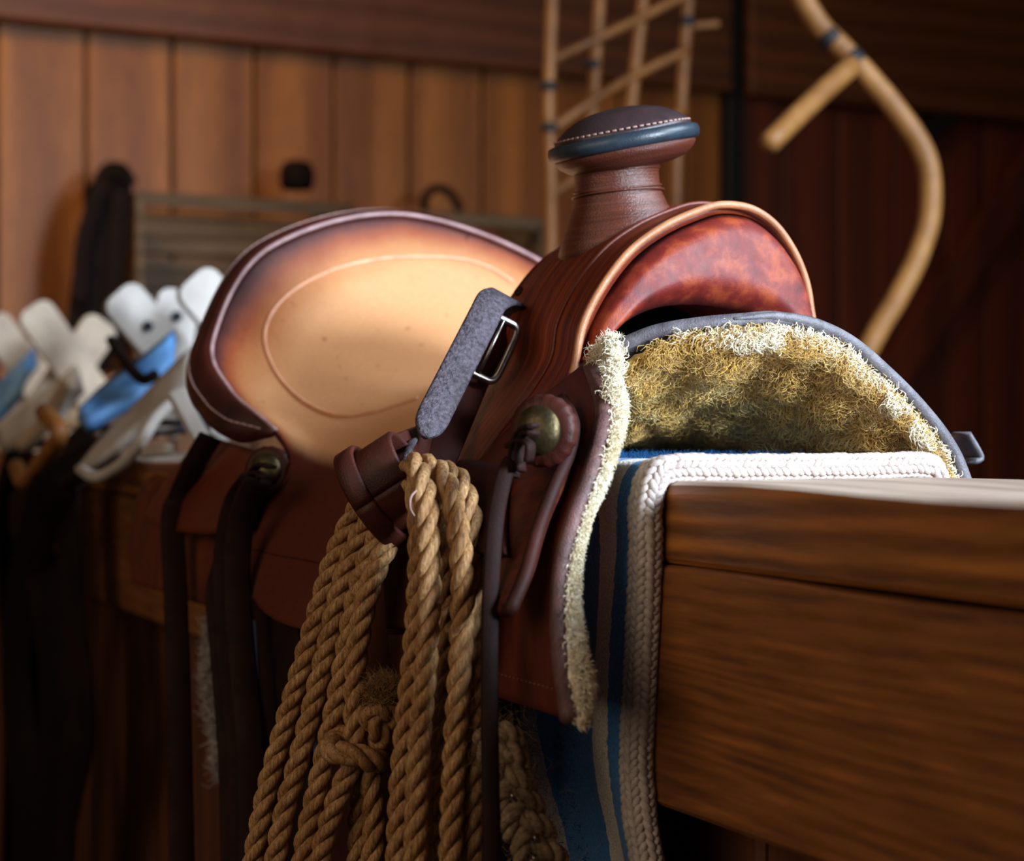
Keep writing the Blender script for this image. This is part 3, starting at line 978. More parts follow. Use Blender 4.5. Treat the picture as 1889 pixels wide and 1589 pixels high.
# braided edge: rows of small slanted stitches
parts_ = []
seglen = np.concatenate([[0], np.cumsum(np.linalg.norm(np.diff(G[:, 0], axis=0), axis=1))])
nrows = int(seglen[-1] / 0.0052)
u_, v_ = np.meshgrid(np.linspace(0, 2 * math.pi, 6, endpoint=False), np.linspace(0, math.pi, 5), indexing='xy')
sph = np.stack([np.cos(v_), np.sin(v_) * np.cos(u_), np.sin(v_) * np.sin(u_)], -1).reshape(-1, 3)
sphF = []
for a in range(4):
    for b in range(6):
        sphF.append([a * 6 + b, a * 6 + (b + 1) % 6, (a + 1) * 6 + (b + 1) % 6, (a + 1) * 6 + b])
sphF = np.array(sphF)
for r_ in range(nrows):
    sl = (r_ + 0.5) * seglen[-1] / nrows
    for c in range(6):
        slc = sl + (0.0026 if c % 2 else 0)
        fi = np.interp(slc, seglen, np.arange(len(seglen)))
        i = int(min(fi, len(seglen) - 2)); f = fi - i
        n0 = BN[i, 2]; e0 = G[i, 0] - G[i, 3]; e0 = e0 / np.linalg.norm(e0)
        t_ = G[i + 1, 0] - G[i, 0]; t_ = t_ / np.linalg.norm(t_)
        if c < 2:
            d_ = (0.0115, 0.0065)[c]
            jf = np.interp(d_, dist, np.arange(ns)); j = int(jf)
            p_ = G[i, j] * (1 - f) + G[i + 1, j] * f + (G[i, j + 1] - G[i, j]) * (jf - j)
            n_ = BN[i, j]
        else:
            a_ = math.radians((62, 20, -22, -64)[c - 2])
            pc_ = G[i, 0] * (1 - f) + G[i + 1, 0] * f - n0 * 0.0045 - e0 * 0.003
            n_ = n0 * math.sin(a_) + e0 * math.cos(a_)
            p_ = pc_ + n_ * 0.0058
        x_ = np.cross(n_, t_)
        sg = 1 if c % 2 else -1
        ax = t_ * 0.86 + x_ * 0.5 * sg
        ay = np.cross(n_, ax)
        rr = random.uniform(0.88, 1.12)
        V = p_ + n_ * 0.0008 + (sph[:, :1] * ax * 0.0046 + sph[:, 1:2] * ay * 0.0027 + sph[:, 2:3] * n_ * 0.0026) * rr
        parts_.append((V, sphF))
V, Fc = join_data(parts_)
bo = mesh_obj('braided_edge', V, Fc, M['braid'], bl, kind='stuff', label='pale braided edging')
# loose fuzz of the wool
pts, nn, uu, vv = sample_grid(G, BN, 9000, 5, lambda a, b: (a < 0.75) * (b > 0.25) * (b < 0.72) * 1.0)
V, Fc = fibres(pts, nn, 0.0045, 0.00022, rng.normal(size=(1, 3)) * 0.2, 0.35, 5, 2, 0.6)
mesh_obj('wool_fuzz', V, Fc, M['fuzz'], bl, kind='stuff')

# ================================================================== SADDLE
sd = thing('western_saddle', P(-0.05, 0, 0.013), 'brown leather western saddle with horn, tan seat and fleece lining on the rail', 'saddle')

# ---- fork
arch_px = [(1062, 668), (1075, 600), (1110, 530), (1160, 465), (1220, 420), (1280, 392), (1330, 378), (1385, 385), (1430, 415), (1465, 465), (1487, 520), (1497, 578)]
arch = [slz(AtS(u, v, 0.07))[1:] for u, v in arch_px]
legs = [(0.190, -0.095), (0.170, -0.055), (0.145, -0.015), (0.118, 0.022), (0.093, 0.050)]
full = np.array(legs + [tuple(a) for a in arch] + [(-0.114, 0.08), (-0.120, 0.045), (-0.135, 0.0)])
AC = cr(full, 120)
def arch_at(s, dz=0.0, grow=0.0):
    c = np.array([-0.015, 0.03])
    out = []
    for l, z in AC:
        k = 1 + grow
        wz = max(0.0, min(1.0, (z - 0.02) / 0.1))
        out.append(P(s, c[0] + (l - c[0]) * k, z + dz * wz))
    return np.array(out)
stations = [(0.070, 0.0, 0.0), (0.050, 0.003, 0.012), (0.02, 0.006, 0.02), (-0.02, 0.008, 0.018), (-0.055, 0.004, 0.0), (-0.075, -0.002, -0.02)]
G = cr(np.array([arch_at(*t) for t in stations]), 36)
fork = shell('fork', G, 0.006, M['fork'], sd, flip=False, uvscale=(1, 1), label='streaked dark red-brown leather fork')
FN = grid_normals(G)
sgn = 1.0 if (FN[18, 60] @ UP) > 0 else -1.0
FN = FN * sgn
if sgn < 0:
    bpy.data.objects.remove(fork); fork = shell('fork', G, 0.006, M['fork'], sd, flip=True, label='streaked dark red-brown leather fork')
FG = G
# welts running over the fork parallel to its front edge
for rowf, rad in ((10.0, 0.0016), (31, 0.0014)):
    i = int(rowf)
    tube('welt', FG[i, 6:112] + FN[i, 6:112] * 0.0004, rad, M['fork'], fork, 6)
# gullet panel: puffy leather in the arch
n_out = cr(np.array([slz(AtS(u, v, 0.064)) for u, v in [(1068, 664), (1082, 604), (1118, 540), (1168, 478), (1226, 434), (1284, 406), (1330, 394), (1378, 400), (1418, 428), (1450, 472), (1470, 524), (1478, 575)]]), 60)
n_in = cr(np.array([slz(AtS(u, v, 0.070)) for u, v in [(1070, 670), (1092, 648), (1122, 622), (1150, 597), (1182, 578), (1220, 566), (1270, 562), (1320, 566), (1370, 575), (1410, 590), (1440, 612), (1462, 640)]]), 60)
rows = []
for t in np.linspace(0, 1, 14):
    b = 0.017 * (1 - (1 - min(1, t / 0.30)) ** 2.2) * (1 - max(0, (t - 0.70) / 0.30) ** 2)
    q = n_out * (1 - t) + n_in * t
    q = q.copy(); q[:, 0] = n_out[:, 0] * (1 - t) + n_in[:, 0] * t + b
    rows.append([P(*x) for x in q])
for k in range(1, 7):      # rolls back under the arch into the gullet
    a = k / 6
    q = n_in.copy(); q[:, 0] = n_in[:, 0] - 0.13 * a; q[:, 2] += 0.012 * math.sin(a * 1.57)
    rows.append([P(*x) for x in q])
G = np.array(rows)
gl = shell('gullet_panel', G, 0.003, M['gullet'], sd, label='glossy deep red leather gullet panel')
recalc(gl)
tg = []
for t in np.linspace(0, 1, 8):
    tg.append([P(-0.03, -0.015 + (l + 0.015) * 0.93, max(0.02, z * 0.95) * (1 - t) + 0.02 * t) for l, z in AC[18:108]])
shell('saddle_tree', np.array(tg), 0.01, M['blackleather'], sd)
fp = [P(*slz(AtS(u, v, 0.074))) for u, v in [(1056, 690)] + arch_px + [(1500, 600)]]
tube('front_binding', cr(np.array(fp), 90), 0.0027, M['binding'], fork, 8, label='tan rolled edge along the front of the fork')
lathe('rivet', [(0.001, 0), (0.004, 0), (0.0035, 0.0012), (0.001, 0.0016)], AtS(957, 540, -0.06) - np.array([0, 0.012, 0]), LV * 0.8 + UP * 0.4 + SV * 0.2, M['fender'], fork, 12)

# ---- horn
hb = AtY(1150, 262, 1.25)
ax = UP * 1.0 + np.array([-0.185, 0, 0]) + np.array([0, -0.13, 0])
ax /= np.linalg.norm(ax)
hl = lambda prof: [(a / 100, b / 100) for a, b in prof]
nb = AtY(1131, 262, 1.25); nax = UP + np.array([-0.10, -0.08, 0]); nax /= np.linalg.norm(nax)
horn = lathe('horn', hl([(5.0, -8.6), (4.35, -6.8), (3.75, -5.4), (3.35, -4.6), (3.1, -3.9), (2.98, -3.1), (3.0, -2.4), (3.1, -1.9), (3.3, -1.5), (3.5, -1.0)]),
             nb, nax, M['hornneck'], sd, 56, lambda r, h, a: r * (1 + 0.006 * np.sin(7 * h * 100 + 2 * a)), label='brown leather-wrapped horn neck')
lathe('cap_underside', hl([(2.6, -1.9), (3.3, -1.85), (4.1, -1.6), (4.75, -1.15), (5.0, -0.75), (5.0, -0.5), (4.6, -0.3)]), hb, ax, M['hornneck'], horn, 56, label='rounded brown underside of the horn cap')
lathe('cap_rim', hl([(4.6, -0.62), (5.12, -0.58), (5.34, -0.40), (5.40, 0.0), (5.30, 0.34), (5.05, 0.46), (4.7, 0.5)]), hb, ax, M['hornrim'], horn, 56, label='worn blue-grey rim of the horn cap')
lathe('cap_top', hl([(4.9, 0.35), (4.86, 0.62), (4.55, 1.0), (3.9, 1.5), (3.0, 1.95), (1.9, 2.25), (0.8, 2.38), (0.05, 2.4)]), hb, ax, M['horncap'], horn, 56, lambda r, h, a: r * (1 + 0.012 * np.sin(3 * a + 1) * (h > 0.006)), label='dark domed horn cap')
U2 = np.cross(nax, [1.0, 0, 0]); U2 /= np.linalg.norm(U2); W2 = np.cross(nax, U2)
U_ = np.cross(ax, [1.0, 0, 0]); U_ /= np.linalg.norm(U_); W_ = np.cross(ax, U_)
parts_ = []
for k in range(64):
    a0, a1 = k / 64 * 6.283, (k + 0.6) / 64 * 6.283
    pp = [hb + ax * 0.0075 + 0.0482 * (math.cos(a) * U_ + math.sin(a) * W_) for a in np.linspace(a0, a1, 4)]
    parts_.append(tube_data(pp, 0.0007, 5))
V, Fc = join_data(parts_)
mesh_obj('stitching', V, fix_tris(Fc), M['thread'], horn, kind='stuff')
for h_, r_ in ((-0.0165, 0.0325), (-0.0200, 0.0306), (-0.0330, 0.0308), (-0.0365, 0.0322)):
    pp = [nb + nax * (h_ + 0.0012 * math.sin(a * 1 + h_ * 900)) + r_ * (math.cos(a) * U2 + math.sin(a) * W2) for a in np.linspace(0, 6.283, 48, endpoint=False)]
    tube('neck_wrap', pp, 0.0008, M['hornneck'], horn, 6, True)

# ---- seat and jockey
R = {}
cols = [
 # far low, far tip, far rim, rim top, near rim upper, near rim left, near rim lower, near tip, notch, jockey mid, jockey low
 [(-.25, -.20, -.05), (-.25, -.185, .03), (-.385, -.165, .165), (-.435, -.02, .228), (-.425, .12, .190), (-.385, .182, .105), (-.32, .187, .060), (-.25, .172, .030), (-.206, .177, .000), (-.242, .196, -.050), (-.200, .211, -.088)],
 [(-.22, -.20, -.05), (-.24, -.165, .03), (-.37, -.14, .130), (-.415, -.02, .178), (-.405, .105, .145), (-.365, .155, .085), (-.305, .162, .050), (-.24, .160, .025), (-.195, .172, -.002), (-.225, .193, -.045), (-.180, .212, -.096)],
 [(-.20, -.19, -.05), (-.22, -.15, .03), (-.33, -.12, .090), (-.375, -.02, .122), (-.365, .085, .100), (-.325, .128, .066), (-.275, .142, .043), (-.22, .150, .018), (-.180, .168, -.006), (-.190, .188, -.045), (-.145, .214, -.103)],
 [(-.15, -.18, -.05), (-.17, -.14, .03), (-.25, -.09, .062), (-.28, -.02, .080), (-.27, .060, .072), (-.245, .100, .054), (-.215, .124, .034), (-.18, .140, .012), (-.145, .160, -.010), (-.140, .182, -.045), (-.095, .214, -.106)],
 [(-.10, -.16, -.04), (-.12, -.13, .03), (-.16, -.08, .060), (-.175, -.02, .077), (-.17, .050, .070), (-.160, .086, .052), (-.145, .112, .030), (-.12, .130, .006), (-.095, .150, -.014), (-.085, .174, -.048), (-.045, .208, -.104)],
 [(-.05, -.15, -.03), (-.06, -.12, .03), (-.07, -.07, .090), (-.075, -.015, .120), (-.07, .035, .105), (-.068, .066, .075), (-.060, .095, .045), (-.05, .118, .014), (-.035, .140, -.016), (-.020, .166, -.050), (.010, .196, -.090)],
]
C = np.array([[P(*c) for c in row] for row in cols])
G = cr(C, 60)
G = np.moveaxis(cr(np.moveaxis(G, 1, 0), 150), 0, 1)
iu, jv = np.meshgrid(np.linspace(0, 1, 60), np.linspace(0, 10, 150), indexing='ij')
# worn colour: dark at the cantle rim, low sides darkened for leather tone and shade
wear = np.clip(iu / (0.20 + 0.16 * np.exp(-((jv - 4.6) / 1.1) ** 2)), 0, 1) ** 0.9
wear = wear * (1 - 0.25 * np.clip((jv - 6.8) / 1.2, 0, 1))
edge_dark = np.clip((3.6 - np.abs(jv - 4.4)) / 3.6, 0, 1)
wear = np.clip(wear + 0.22 * (1 - edge_dark), 0, 1)
jock = np.clip((jv - 6.85) / 0.75, 0, 1) ** 1.3 * 0.96  # dark red jockey leather with the shade below the seat painted in
seat = shell('seat', G, 0.005, M['seat'], sd, flip=False, attr={'wear': wear, 'jockey': jock}, label='worn tan seat with dark red-brown side jockey')
SN = grid_normals(G)
sgn = 1.0 if SN[30, 45] @ UP > 0 else -1.0
if sgn < 0:
    bpy.data.objects.remove(seat)
    seat = shell('seat', G, 0.005, M['seat'], sd, flip=True, attr={'wear': wear, 'jockey': jock}, label='worn tan seat with dark red-brown side jockey')
SN = SN * sgn; SG = G
id0 = np.arange(60 * 150).reshape(60, 150)
q = np.stack([id0[:-1, :-1], id0[1:, :-1], id0[1:, 1:], id0[:-1, 1:]], -1).reshape(-1, 4)
seat_bvh = BVHTree.FromPolygons([Vector(x) for x in SG.reshape(-1, 3)], q.tolist())
def cast(bvh, u, v, off=0.0):
    d = ray(u, v); h = bvh.ray_cast(Vector(EYE), Vector(d))
    if h[0] is None: return None
    p = np.array(h[0]); nn = np.array(h[1])
    if nn @ d > 0: nn = -nn
    return p + nn * off
def line_on(bvh, px, n, off):
    pc = cr(np.array([(u, v, 0) for u, v in px]), n)
    out = [cast(bvh, a, b, off) for a, b, _ in pc]
    return np.array([x for x in out if x is not None])
tl = line_on(seat_bvh, [(945, 520), (905, 495), (850, 478), (780, 474), (700, 478), (620, 496), (550, 530), (505, 572), (488, 620), (500, 670), (530, 715), (575, 750), (630, 768), (700, 758), (770, 735)], 90, 0.0002)
# keep samples that sit on one smooth run
def smooth_run(p, mx=0.02):
    keep = [p[0]]
    for x in p[1:]:
        if np.linalg.norm(x - keep[-1]) < mx: keep.append(x)
    return np.array(keep)
tl = smooth_run(tl, 0.05)
tube('tooled_line', tl, 0.0018, M['seat_line'], seat, 6, label='raised tooled line round the seat')
jl = np.concatenate([SG[4, 118:139], SG[5:50, 139]]) + np.concatenate([SN[4, 118:139], SN[5:50, 139]]) * 0.0002
tube('tooled_line', cr(jl[::4], 80), 0.0007, M['loop'], seat, 6)

# ---- cantle roll
rim = cr(np.array([P(*c) for c in cols[0][1:8]]), 80)
rimn = cr(np.array([P(*c) for c in cols[1][1:8]]), 80)
inn = rim - rimn; inn /= np.linalg.norm(inn, axis=1, keepdims=True)           # outward, up the cantle face
Tn = np.gradient(rim, axis=0); Tn /= np.linalg.norm(Tn, axis=1, keepdims=True)
fn = np.cross(Tn, inn)
ctr = P(-0.30, 0.0, 0.05)
fn *= np.sign(((ctr - rim) * fn).sum(1))[:, None]                             # towards the seat
wd = np.interp(np.linspace(0, 1, 80), [0, 0.12, 0.35, 0.6, 0.78, 0.93, 1.0], [0.3, 0.8, 0.75, 0.9, 1.1, 1.0, 0.25])
sec = [(0.000, 0.0040), (0.004, 0.0050), (0.0085, 0.0035), (0.013, -0.003), (0.018, -0.013), (0.022, -0.026), (0.018, -0.038), (0.006, -0.043), (-0.004, -0.034), (-0.004, -0.012), (-0.002, -0.002)]
rows = [[rim[i] + (inn[i] * a + fn[i] * b) * wd[i] for i in range(80)] for a, b in sec]
V = np.array(rows)
ids = np.arange(len(sec) * 80).reshape(len(sec), 80)
Fc = []
for k in range(len(sec)):
    kk = (k + 1) % len(sec)
    for i in range(79): Fc.append([ids[k, i], ids[k, i + 1], ids[kk, i + 1], ids[kk, i]])
Fc += [ids[:, 0].tolist(), ids[:, -1].tolist()[::-1]]
cant = recalc(mesh_obj('cantle_roll', V.reshape(-1, 3), Fc, M['roll'], sd, label='dark brown rolled cantle binding'))
cant.modifiers.new('sub', 'SUBSURF').render_levels = 1
tube('cantle_edge', rim + inn * (0.0015 * wd)[:, None] + fn * (0.0048 * wd)[:, None], 0.0019, M['cantle_edge'], cant, 6, label='pale painted highlight on the cantle edge')
parts_ = []
sp = np.array([rim[i] + (inn[i] * 0.0195 + fn[i] * -0.0165) * wd[i] for i in range(80)])
sp = resample(sp, 220)
for k in range(0, 216, 2): parts_.append(tube_data(sp[k:k + 3] if k % 1 == 0 else sp[k:k + 2], 0.0008, 5))
V, Fc = join_data(parts_[:: 2] if False else parts_)
mesh_obj('stitching', V, fix_tris(Fc), M['thread'], cant, kind='stuff')

# ---- near skirt
front = [(0.09, 0.076, 0.113), (0.12, 0.040, 0.190), (0.145, 0.010, 0.215), (0.160, -0.0137, 0.226), (0.175, -0.048, 0.236), (0.184, -0.085, 0.252), (0.190, -0.1235, 0.272)]
fpx = [(1080, 668, .09), (1103, 752, .12), (1083, 855, .145), (1050, 945, .160), (1022, 1055, .172), (1020, 1190, .180), (1038, 1325, .190)]
fr = [slz(AtL(u, v, l)) for u, v, l in fpx]
rowsC = []
for k, f0 in enumerate(fr):
    z = f0[2]; l = f0[1]
    zz = [z, z - 0.001, z - 0.002, z, z + 0.004, z + 0.008, z + 0.012]
    zc = [9, 0.045, 0.0, -0.020, -0.018, -0.014, -0.010]
    zz = [min(a, b - 0.006 * k) for a, b in zip(zz, zc)]
    lx_ = [l] + [np.interp(-q, [-0.076, -0.04, -0.01, 0.0137, 0.048, 0.085, 0.1235], [0.09, 0.115, 0.143, 0.160, 0.174, 0.182, 0.190]) for q in zz[1:]]
    lb = [a + b for a, b in zip(lx_, [0, -0.004, -0.010, -0.006, 0.008, 0.020, 0.030])]
    send = [-0.56, -0.575, -0.585, -0.59, -0.585, -0.575, -0.53][k]
    ss = [f0[0], f0[0] * 0.6 + 0.0, 0.02, -0.12, -0.30, -0.45, send]
    rowsC.append([P(a, b, c) for a, b, c in zip(ss, lb, zz)])
C = np.array(rowsC)
G = cr(C, 50); G = np.moveaxis(cr(np.moveaxis(G, 1, 0), 100), 0, 1)
KN = grid_normals(G); sgn = 1.0 if KN[30, 20] @ LV > 0 else -1.0
KN *= sgn; KG = G
skirt = shell('near_skirt', G, 0.007, M['skirt'], sd, flip=(sgn < 0), label='dark red-brown leather skirt on the near side')
eg = np.concatenate([KG[:, 0] - KN[:, 0] * 0.004])
tube('skirt_edge', eg, 0.0050, M['edge'], skirt, 10, label='thick worn front edge of the skirt')
# stitch line along the bottom
bl_ = resample(KG[46, 1:45] + KN[46, 1:45] * 0.0004, 120)
V, Fc = join_data([tube_data(bl_[k:k + 2], 0.0005, 4) for k in range(0, 118, 2)])
mesh_obj('stitching', V, fix_tris(Fc), M['thread_dark'], skirt, kind='stuff')

# pale fleece showing along the near skirt's front edge
FE = KG[:, 0] - KN[:, 0] * 0.0085 - SV * 0.001
fw = np.interp(np.linspace(0, 1, 50), [0, 0.1, 0.25, 0.5, 0.75, 0.92, 1], [0.008, 0.0135, 0.0090, 0.0065, 0.0095, 0.0140, 0.008])
tube('fleece_core', FE, fw * 0.5, M['fleece_white'], sd, 8)
cn = 14000
t_ = rng.uniform(0, 48.99, cn); i_ = t_.astype(int); f_ = (t_ - i_)[:, None]
pc = FE[i_] * (1 - f_) + FE[i_ + 1] * f_
wv = np.interp(t_ / 49, np.linspace(0, 1, 50), fw)
ang = rng.uniform(-0.25, 1.9, cn)
nn = np.cos(ang)[:, None] * SV - np.sin(ang)[:, None] * LV + UP * rng.normal(size=(cn, 1)) * 0.35
pc = pc + nn * (wv * 0.45)[:, None]
V, Fc = fibres(pc, nn, wv * 0.55, 0.00055, np.array([0, 0, -0.35]), 0.35, 8, 3, 0.3)
mesh_obj('fleece', V, Fc, M['fleece_white'], sd, kind='stuff', label='pale fleece along the near skirt edge')

cn = 3000
ep = cr(np.array([AtL(u, v, l) for u, v, l in [(1098, 660, .088), (1116, 642, .092), (1128, 634, .094), (1132, 660, .100), (1130, 700, .106), (1128, 740, .112)]]), 30)
i_ = rng.integers(0, 29, cn)
V, Fc = fibres(ep[i_] + rng.normal(size=(cn, 3)) * 0.0022, np.repeat([SV * 0.8 + UP * 0.2], cn, 0), 0.0042, 0.0004, np.zeros(3), 0.6, 18, 3, 0.6)
mesh_obj('fleece', V, Fc, M['fleece_white'], sd, kind='stuff', label='pale fleece tuft at the top of the near skirt')

# ---- far skirt with golden fleece
far_px = [(1120, 622), (1190, 594), (1270, 582), (1350, 577), (1430, 574), (1500, 589), (1570, 622), (1640, 681), (1700, 742), (1750, 806), (1782, 872)]
fa = np.array([slz(AtS(u, v, 0.19))[1:] for u, v in far_px] + [(-0.165, -0.05), (-0.175, -0.12)])
fa = cr(fa, 70)
st = [0.19, 0.14, 0.07, 0.0, -0.12, -0.28, -0.45, -0.58]
rowsC = []
for s_ in st:
    f = max(0.0, min(1.0, (0.185 - s_) / 0.16)) ** 0.8
    g = max(0.0, -s_)
    row = []
    for l, z in fa:
        back = 0.035 * min(1, max(0, (l - 0.035) / 0.085)) ** 1.3 * (1 - f)
        lm = 0.100 - 0.055 * f
        l2 = l * lm / 0.125 if l > 0 else l
        zt = 0.105 * (1 - f) + 0.044 * f
        z2 = z * zt / 0.105 if z > 0 else z
        row.append(P(s_ - back, l2 * (1 - 0.30 * f) + (-0.10 * g if l < -0.05 else 0), z2))
    rowsC.append(row)
G = cr(np.array(rowsC), 60)
QN = grid_normals(G); sgn = 1.0 if QN[10, 55] @ (-LV) > 0 else -1.0      # outward = away from camera side
QN *= sgn
far = shell('far_skirt', G, 0.007, M['edge_grey'], sd, flip=(sgn < 0), label='far-side skirt with worn grey edge')
tube('skirt_edge', G[0, 16:] - QN[0, 16:] * 0.0035, np.concatenate([np.linspace(0.001, 0.0043, 14), np.full(40, 0.0043)]), M['edge_grey'], far, 8, label='grey worn edge of the far skirt')
IG = G - QN * 0.0085
bump_ = 0.006 * wob(IG[..., 0] * 60, IG[..., 1] * 60, IG[..., 2] * 60, 4)
IG2 = IG - QN * (0.006 + np.abs(bump_))[..., None]
shell('fleece_pad', IG2[1:], 0.004, M['fleece_gold'], sd, flip=(sgn > 0))
pts, nn, uu, vv = sample_grid(IG2[1:], -QN[1:], 85000, 9, lambda a, b: np.where(a < 0.62, 1.0, 0.15) * (b < 0.93))
k_ = 120.0
lean = np.stack([wob(pts[:, 0] * k_, pts[:, 1] * k_, pts[:, 2] * k_, q_) for q_ in (21, 22, 23)], 1) * 0.75 + np.array([0, 0, -0.25])
V, Fc = fibres(pts, nn, 0.0052, 0.00046, lean, 0.85, 10, 3, 0.65)
mesh_obj('fleece', V, Fc, M['fleece_gold'], sd, kind='stuff', label='golden fleece lining of the far skirt')
cn = 6000
t_ = rng.uniform(4, 66.9, cn); i_ = t_.astype(int); f_ = (t_ - i_)[:, None]
pc = IG2[1][i_] * (1 - f_) + IG2[1][i_ + 1] * f_ + QN[1][i_] * rng.uniform(-0.001, 0.006, (cn, 1))
V, Fc = fibres(pc, SV * 0.7 - QN[1][i_] * 0.5, 0.006, 0.00046, np.zeros(3), 0.7, 19, 3, 0.5)
mesh_obj('fleece', V, Fc, M['fleece_gold'], sd, kind='stuff', label='golden fleece fringe of the far skirt')
# pale curls along the rim
cn = 8000
t_ = rng.uniform(8, 66.9, cn); i_ = t_.astype(int); f_ = (t_ - i_)[:, None]
Er = G[0] - QN[0] * 0.010; En = -QN[0]
pc = Er[i_] * (1 - f_) + Er[i_ + 1] * f_
dn = En[i_]
dep = rng.uniform(0, 1, cn)
pc = pc + dn * (dep * 0.012)[:, None] - SV * (rng.uniform(0, 0.012, cn))[:, None]
lean = np.stack([wob(pc[:, 0] * 200, pc[:, 1] * 200, pc[:, 2] * 200, q_) for q_ in (31, 32, 33)], 1) * 0.8
mk = wob(t_ * 0.55, t_ * 0.21, dep * 2, 77) + 0.5 * wob(t_ * 1.7, dep * 3, 0, 78) > -0.15 + 0.9 * (dep - 0.45)
pc, dn, lean = pc[mk], dn[mk], lean[mk]
V, Fc = fibres(pc, dn * 0.6 + SV * 0.6, 0.0055, 0.00055, lean * 1.2, 0.6, 12, 3, 0.4)
mesh_obj('fleece', V, Fc, M['fleece_white'], sd, kind='stuff', label='pale curls along the far skirt edge')
# leather tab sticking out past the far skirt
ribbon('leather_tab', cr([AtS(1772, 800, 0.13), AtS(1790, 830, 0.13), AtS(1796, 846, 0.13), AtS(1782, 852, 0.13)], 10), SV, 0.02, 0.004, M['edge_grey'], sd)

# ---- front jockey tongue with rim
lft = [(1000, 738), (962, 775), (942, 850), (926, 950), (916, 1050), (917, 1105), (930, 1128)]
rgt = [(1040, 738), (1060, 780), (1052, 835), (1024, 900), (996, 975), (972, 1060), (945, 1124)]
lz = lambda v: np.interp(v, [735, 830, 900, 1130], [0.122, 0.146, 0.164, 0.200])
A = cr(np.array([AtL(u, v, lz(v)) for u, v in lft]), 40); B = cr(np.array([AtL(u, v, lz(v)) for u, v in rgt]), 40)
tt = np.linspace(0, 1, 12)
G = np.array([A * (1 - t) + B * t + LV * 0.006 * math.sin(math.pi * t) for t in tt])
N_ = grid_normals(G); fl = N_[6, 20] @ LV < 0
tong = shell('front_jockey', G, 0.006, M['skirt'], sd, flip=fl, label='tongue-shaped leather jockey below the concho')
tube('jockey_rim', cr(np.concatenate([B, A[-2:-8:-1]]), 70) + LV * 0.001, 0.0042, M['fender'], tong, 8)

# flap edge of the pocket under the fork
fl_px = [(838, 862, .168), (850, 848, .166), (880, 850, .166), (920, 856, .165), (935, 862, .164)]
tp = cr(np.array([AtL(u, v, l) for u, v, l in fl_px]), 20)
bt = cr(np.array([AtL(u, v, l) for u, v, l in [(835, 1010, .196), (850, 1015, .196), (880, 1018, .196), (910, 1020, .195), (930, 1020, .194)]]), 20)
G = np.array([tp * (1 - t) + bt * t for t in np.linspace(0, 1, 12)])
N_ = grid_normals(G)
pk = shell('leather_flap', G, 0.005, M['fender'], sd, flip=(N_[6, 10] @ LV < 0))

# ---- conchos
def concho(u, v, l, r, nx, strings, small=False):
    c = AtL(u, v, l)
    nrm = LV * nx[0] + SV * nx[1] + UP * nx[2]; nrm = nrm / np.linalg.norm(nrm)
    ro = lathe('rosette', [(0.001, -0.004), (r, -0.004), (r * 1.0, 0.0), (r * 0.94, 0.003), (r * 0.72, 0.004), (0.001, 0.004)], c, nrm, M['loop'], sd, 60,
               lambda rr, h, a: rr * (1 + (0.05 * np.abs(np.sin(9 * a)) - 0.03 if rr > r * 0.8 else 0)), label='scalloped leather rosette behind the concho')
    rr_ = r * 0.68
    lathe('concho', [(0.001, 0.004), (rr_, 0.004), (rr_, 0.006), (rr_ * 0.85, 0.0085), (rr_ * 0.6, 0.0105), (rr_ * 0.3, 0.0118), (0.001, 0.012)], c, nrm, M['concho'], ro, 36, label='tarnished silver concho')
    return c, nrm
c1, n1 = concho(1000, 795, 0.168, 0.0205, (0.80, 0.58, 0.05), None)
for du, dv, (pts) in [(0, 0, [(985, 785), (965, 792), (950, 815), (945, 850), (950, 880)]), (0, 0, [(985, 800), (968, 800), (958, 830), (962, 870)]), (0, 0, [(940, 822), (960, 812), (978, 822), (975, 850)])]:
    pth = cr(np.array([AtL(u, v, 0.188) for u, v in pts]), 14)
    ribbon('saddle_string', pth, LV + SV * 0.6, 0.008, 0.003, M['string'], sd)
c2, n2 = concho(494, 868, 0.188, 0.019, (0.62, 0.72, 0.15), None)
for pts in [[(500, 862), (478, 858), (460, 880), (452, 905)], [(490, 880), (470, 872), (452, 890), (440, 920)]]:
    ribbon('saddle_string', cr(np.array([AtL(u, v, 0.212) for u, v in pts]), 12), LV + SV * 0.6, 0.009, 0.003, M['string'], sd)

# ---- long saddle strings and straps
def hang(pts, l0, l1, wd, name='saddle_string', mat=None, th=0.004, side=None):
    n = len(pts)
    pth = cr(np.array([AtL(u, v, l0 + (l1 - l0) * k / (n - 1)) for k, (u, v) in enumerate(pts)]), 40)
    return ribbon(name, pth, np.array([1.0, 0.15, 0]) if side is None else side, wd, th, mat or M['string'], sd)
hang([(945, 850), (930, 880), (914, 960), (905, 1100), (903, 1300), (906, 1480), (910, 1640)], 0.190, 0.222, 0.0095)
hang([(388, 806), (362, 850), (330, 920), (318, 960), (324, 1100), (330, 1300), (337, 1640)], 0.19, 0.235, 0.020)
hang([(470, 880), (442, 920), (424, 990), (418, 1100), (430, 1250), (446, 1400), (452, 1640)], 0.205, 0.225, 0.022)
hang([(478, 885), (455, 930), (440, 1000), (438, 1100), (450, 1250), (462, 1400), (466, 1640)], 0.212, 0.232, 0.020)
hang([(425, 1040), (412, 1100), (420, 1200), (436, 1400), (442, 1640)], 0.200, 0.215, 0.028)

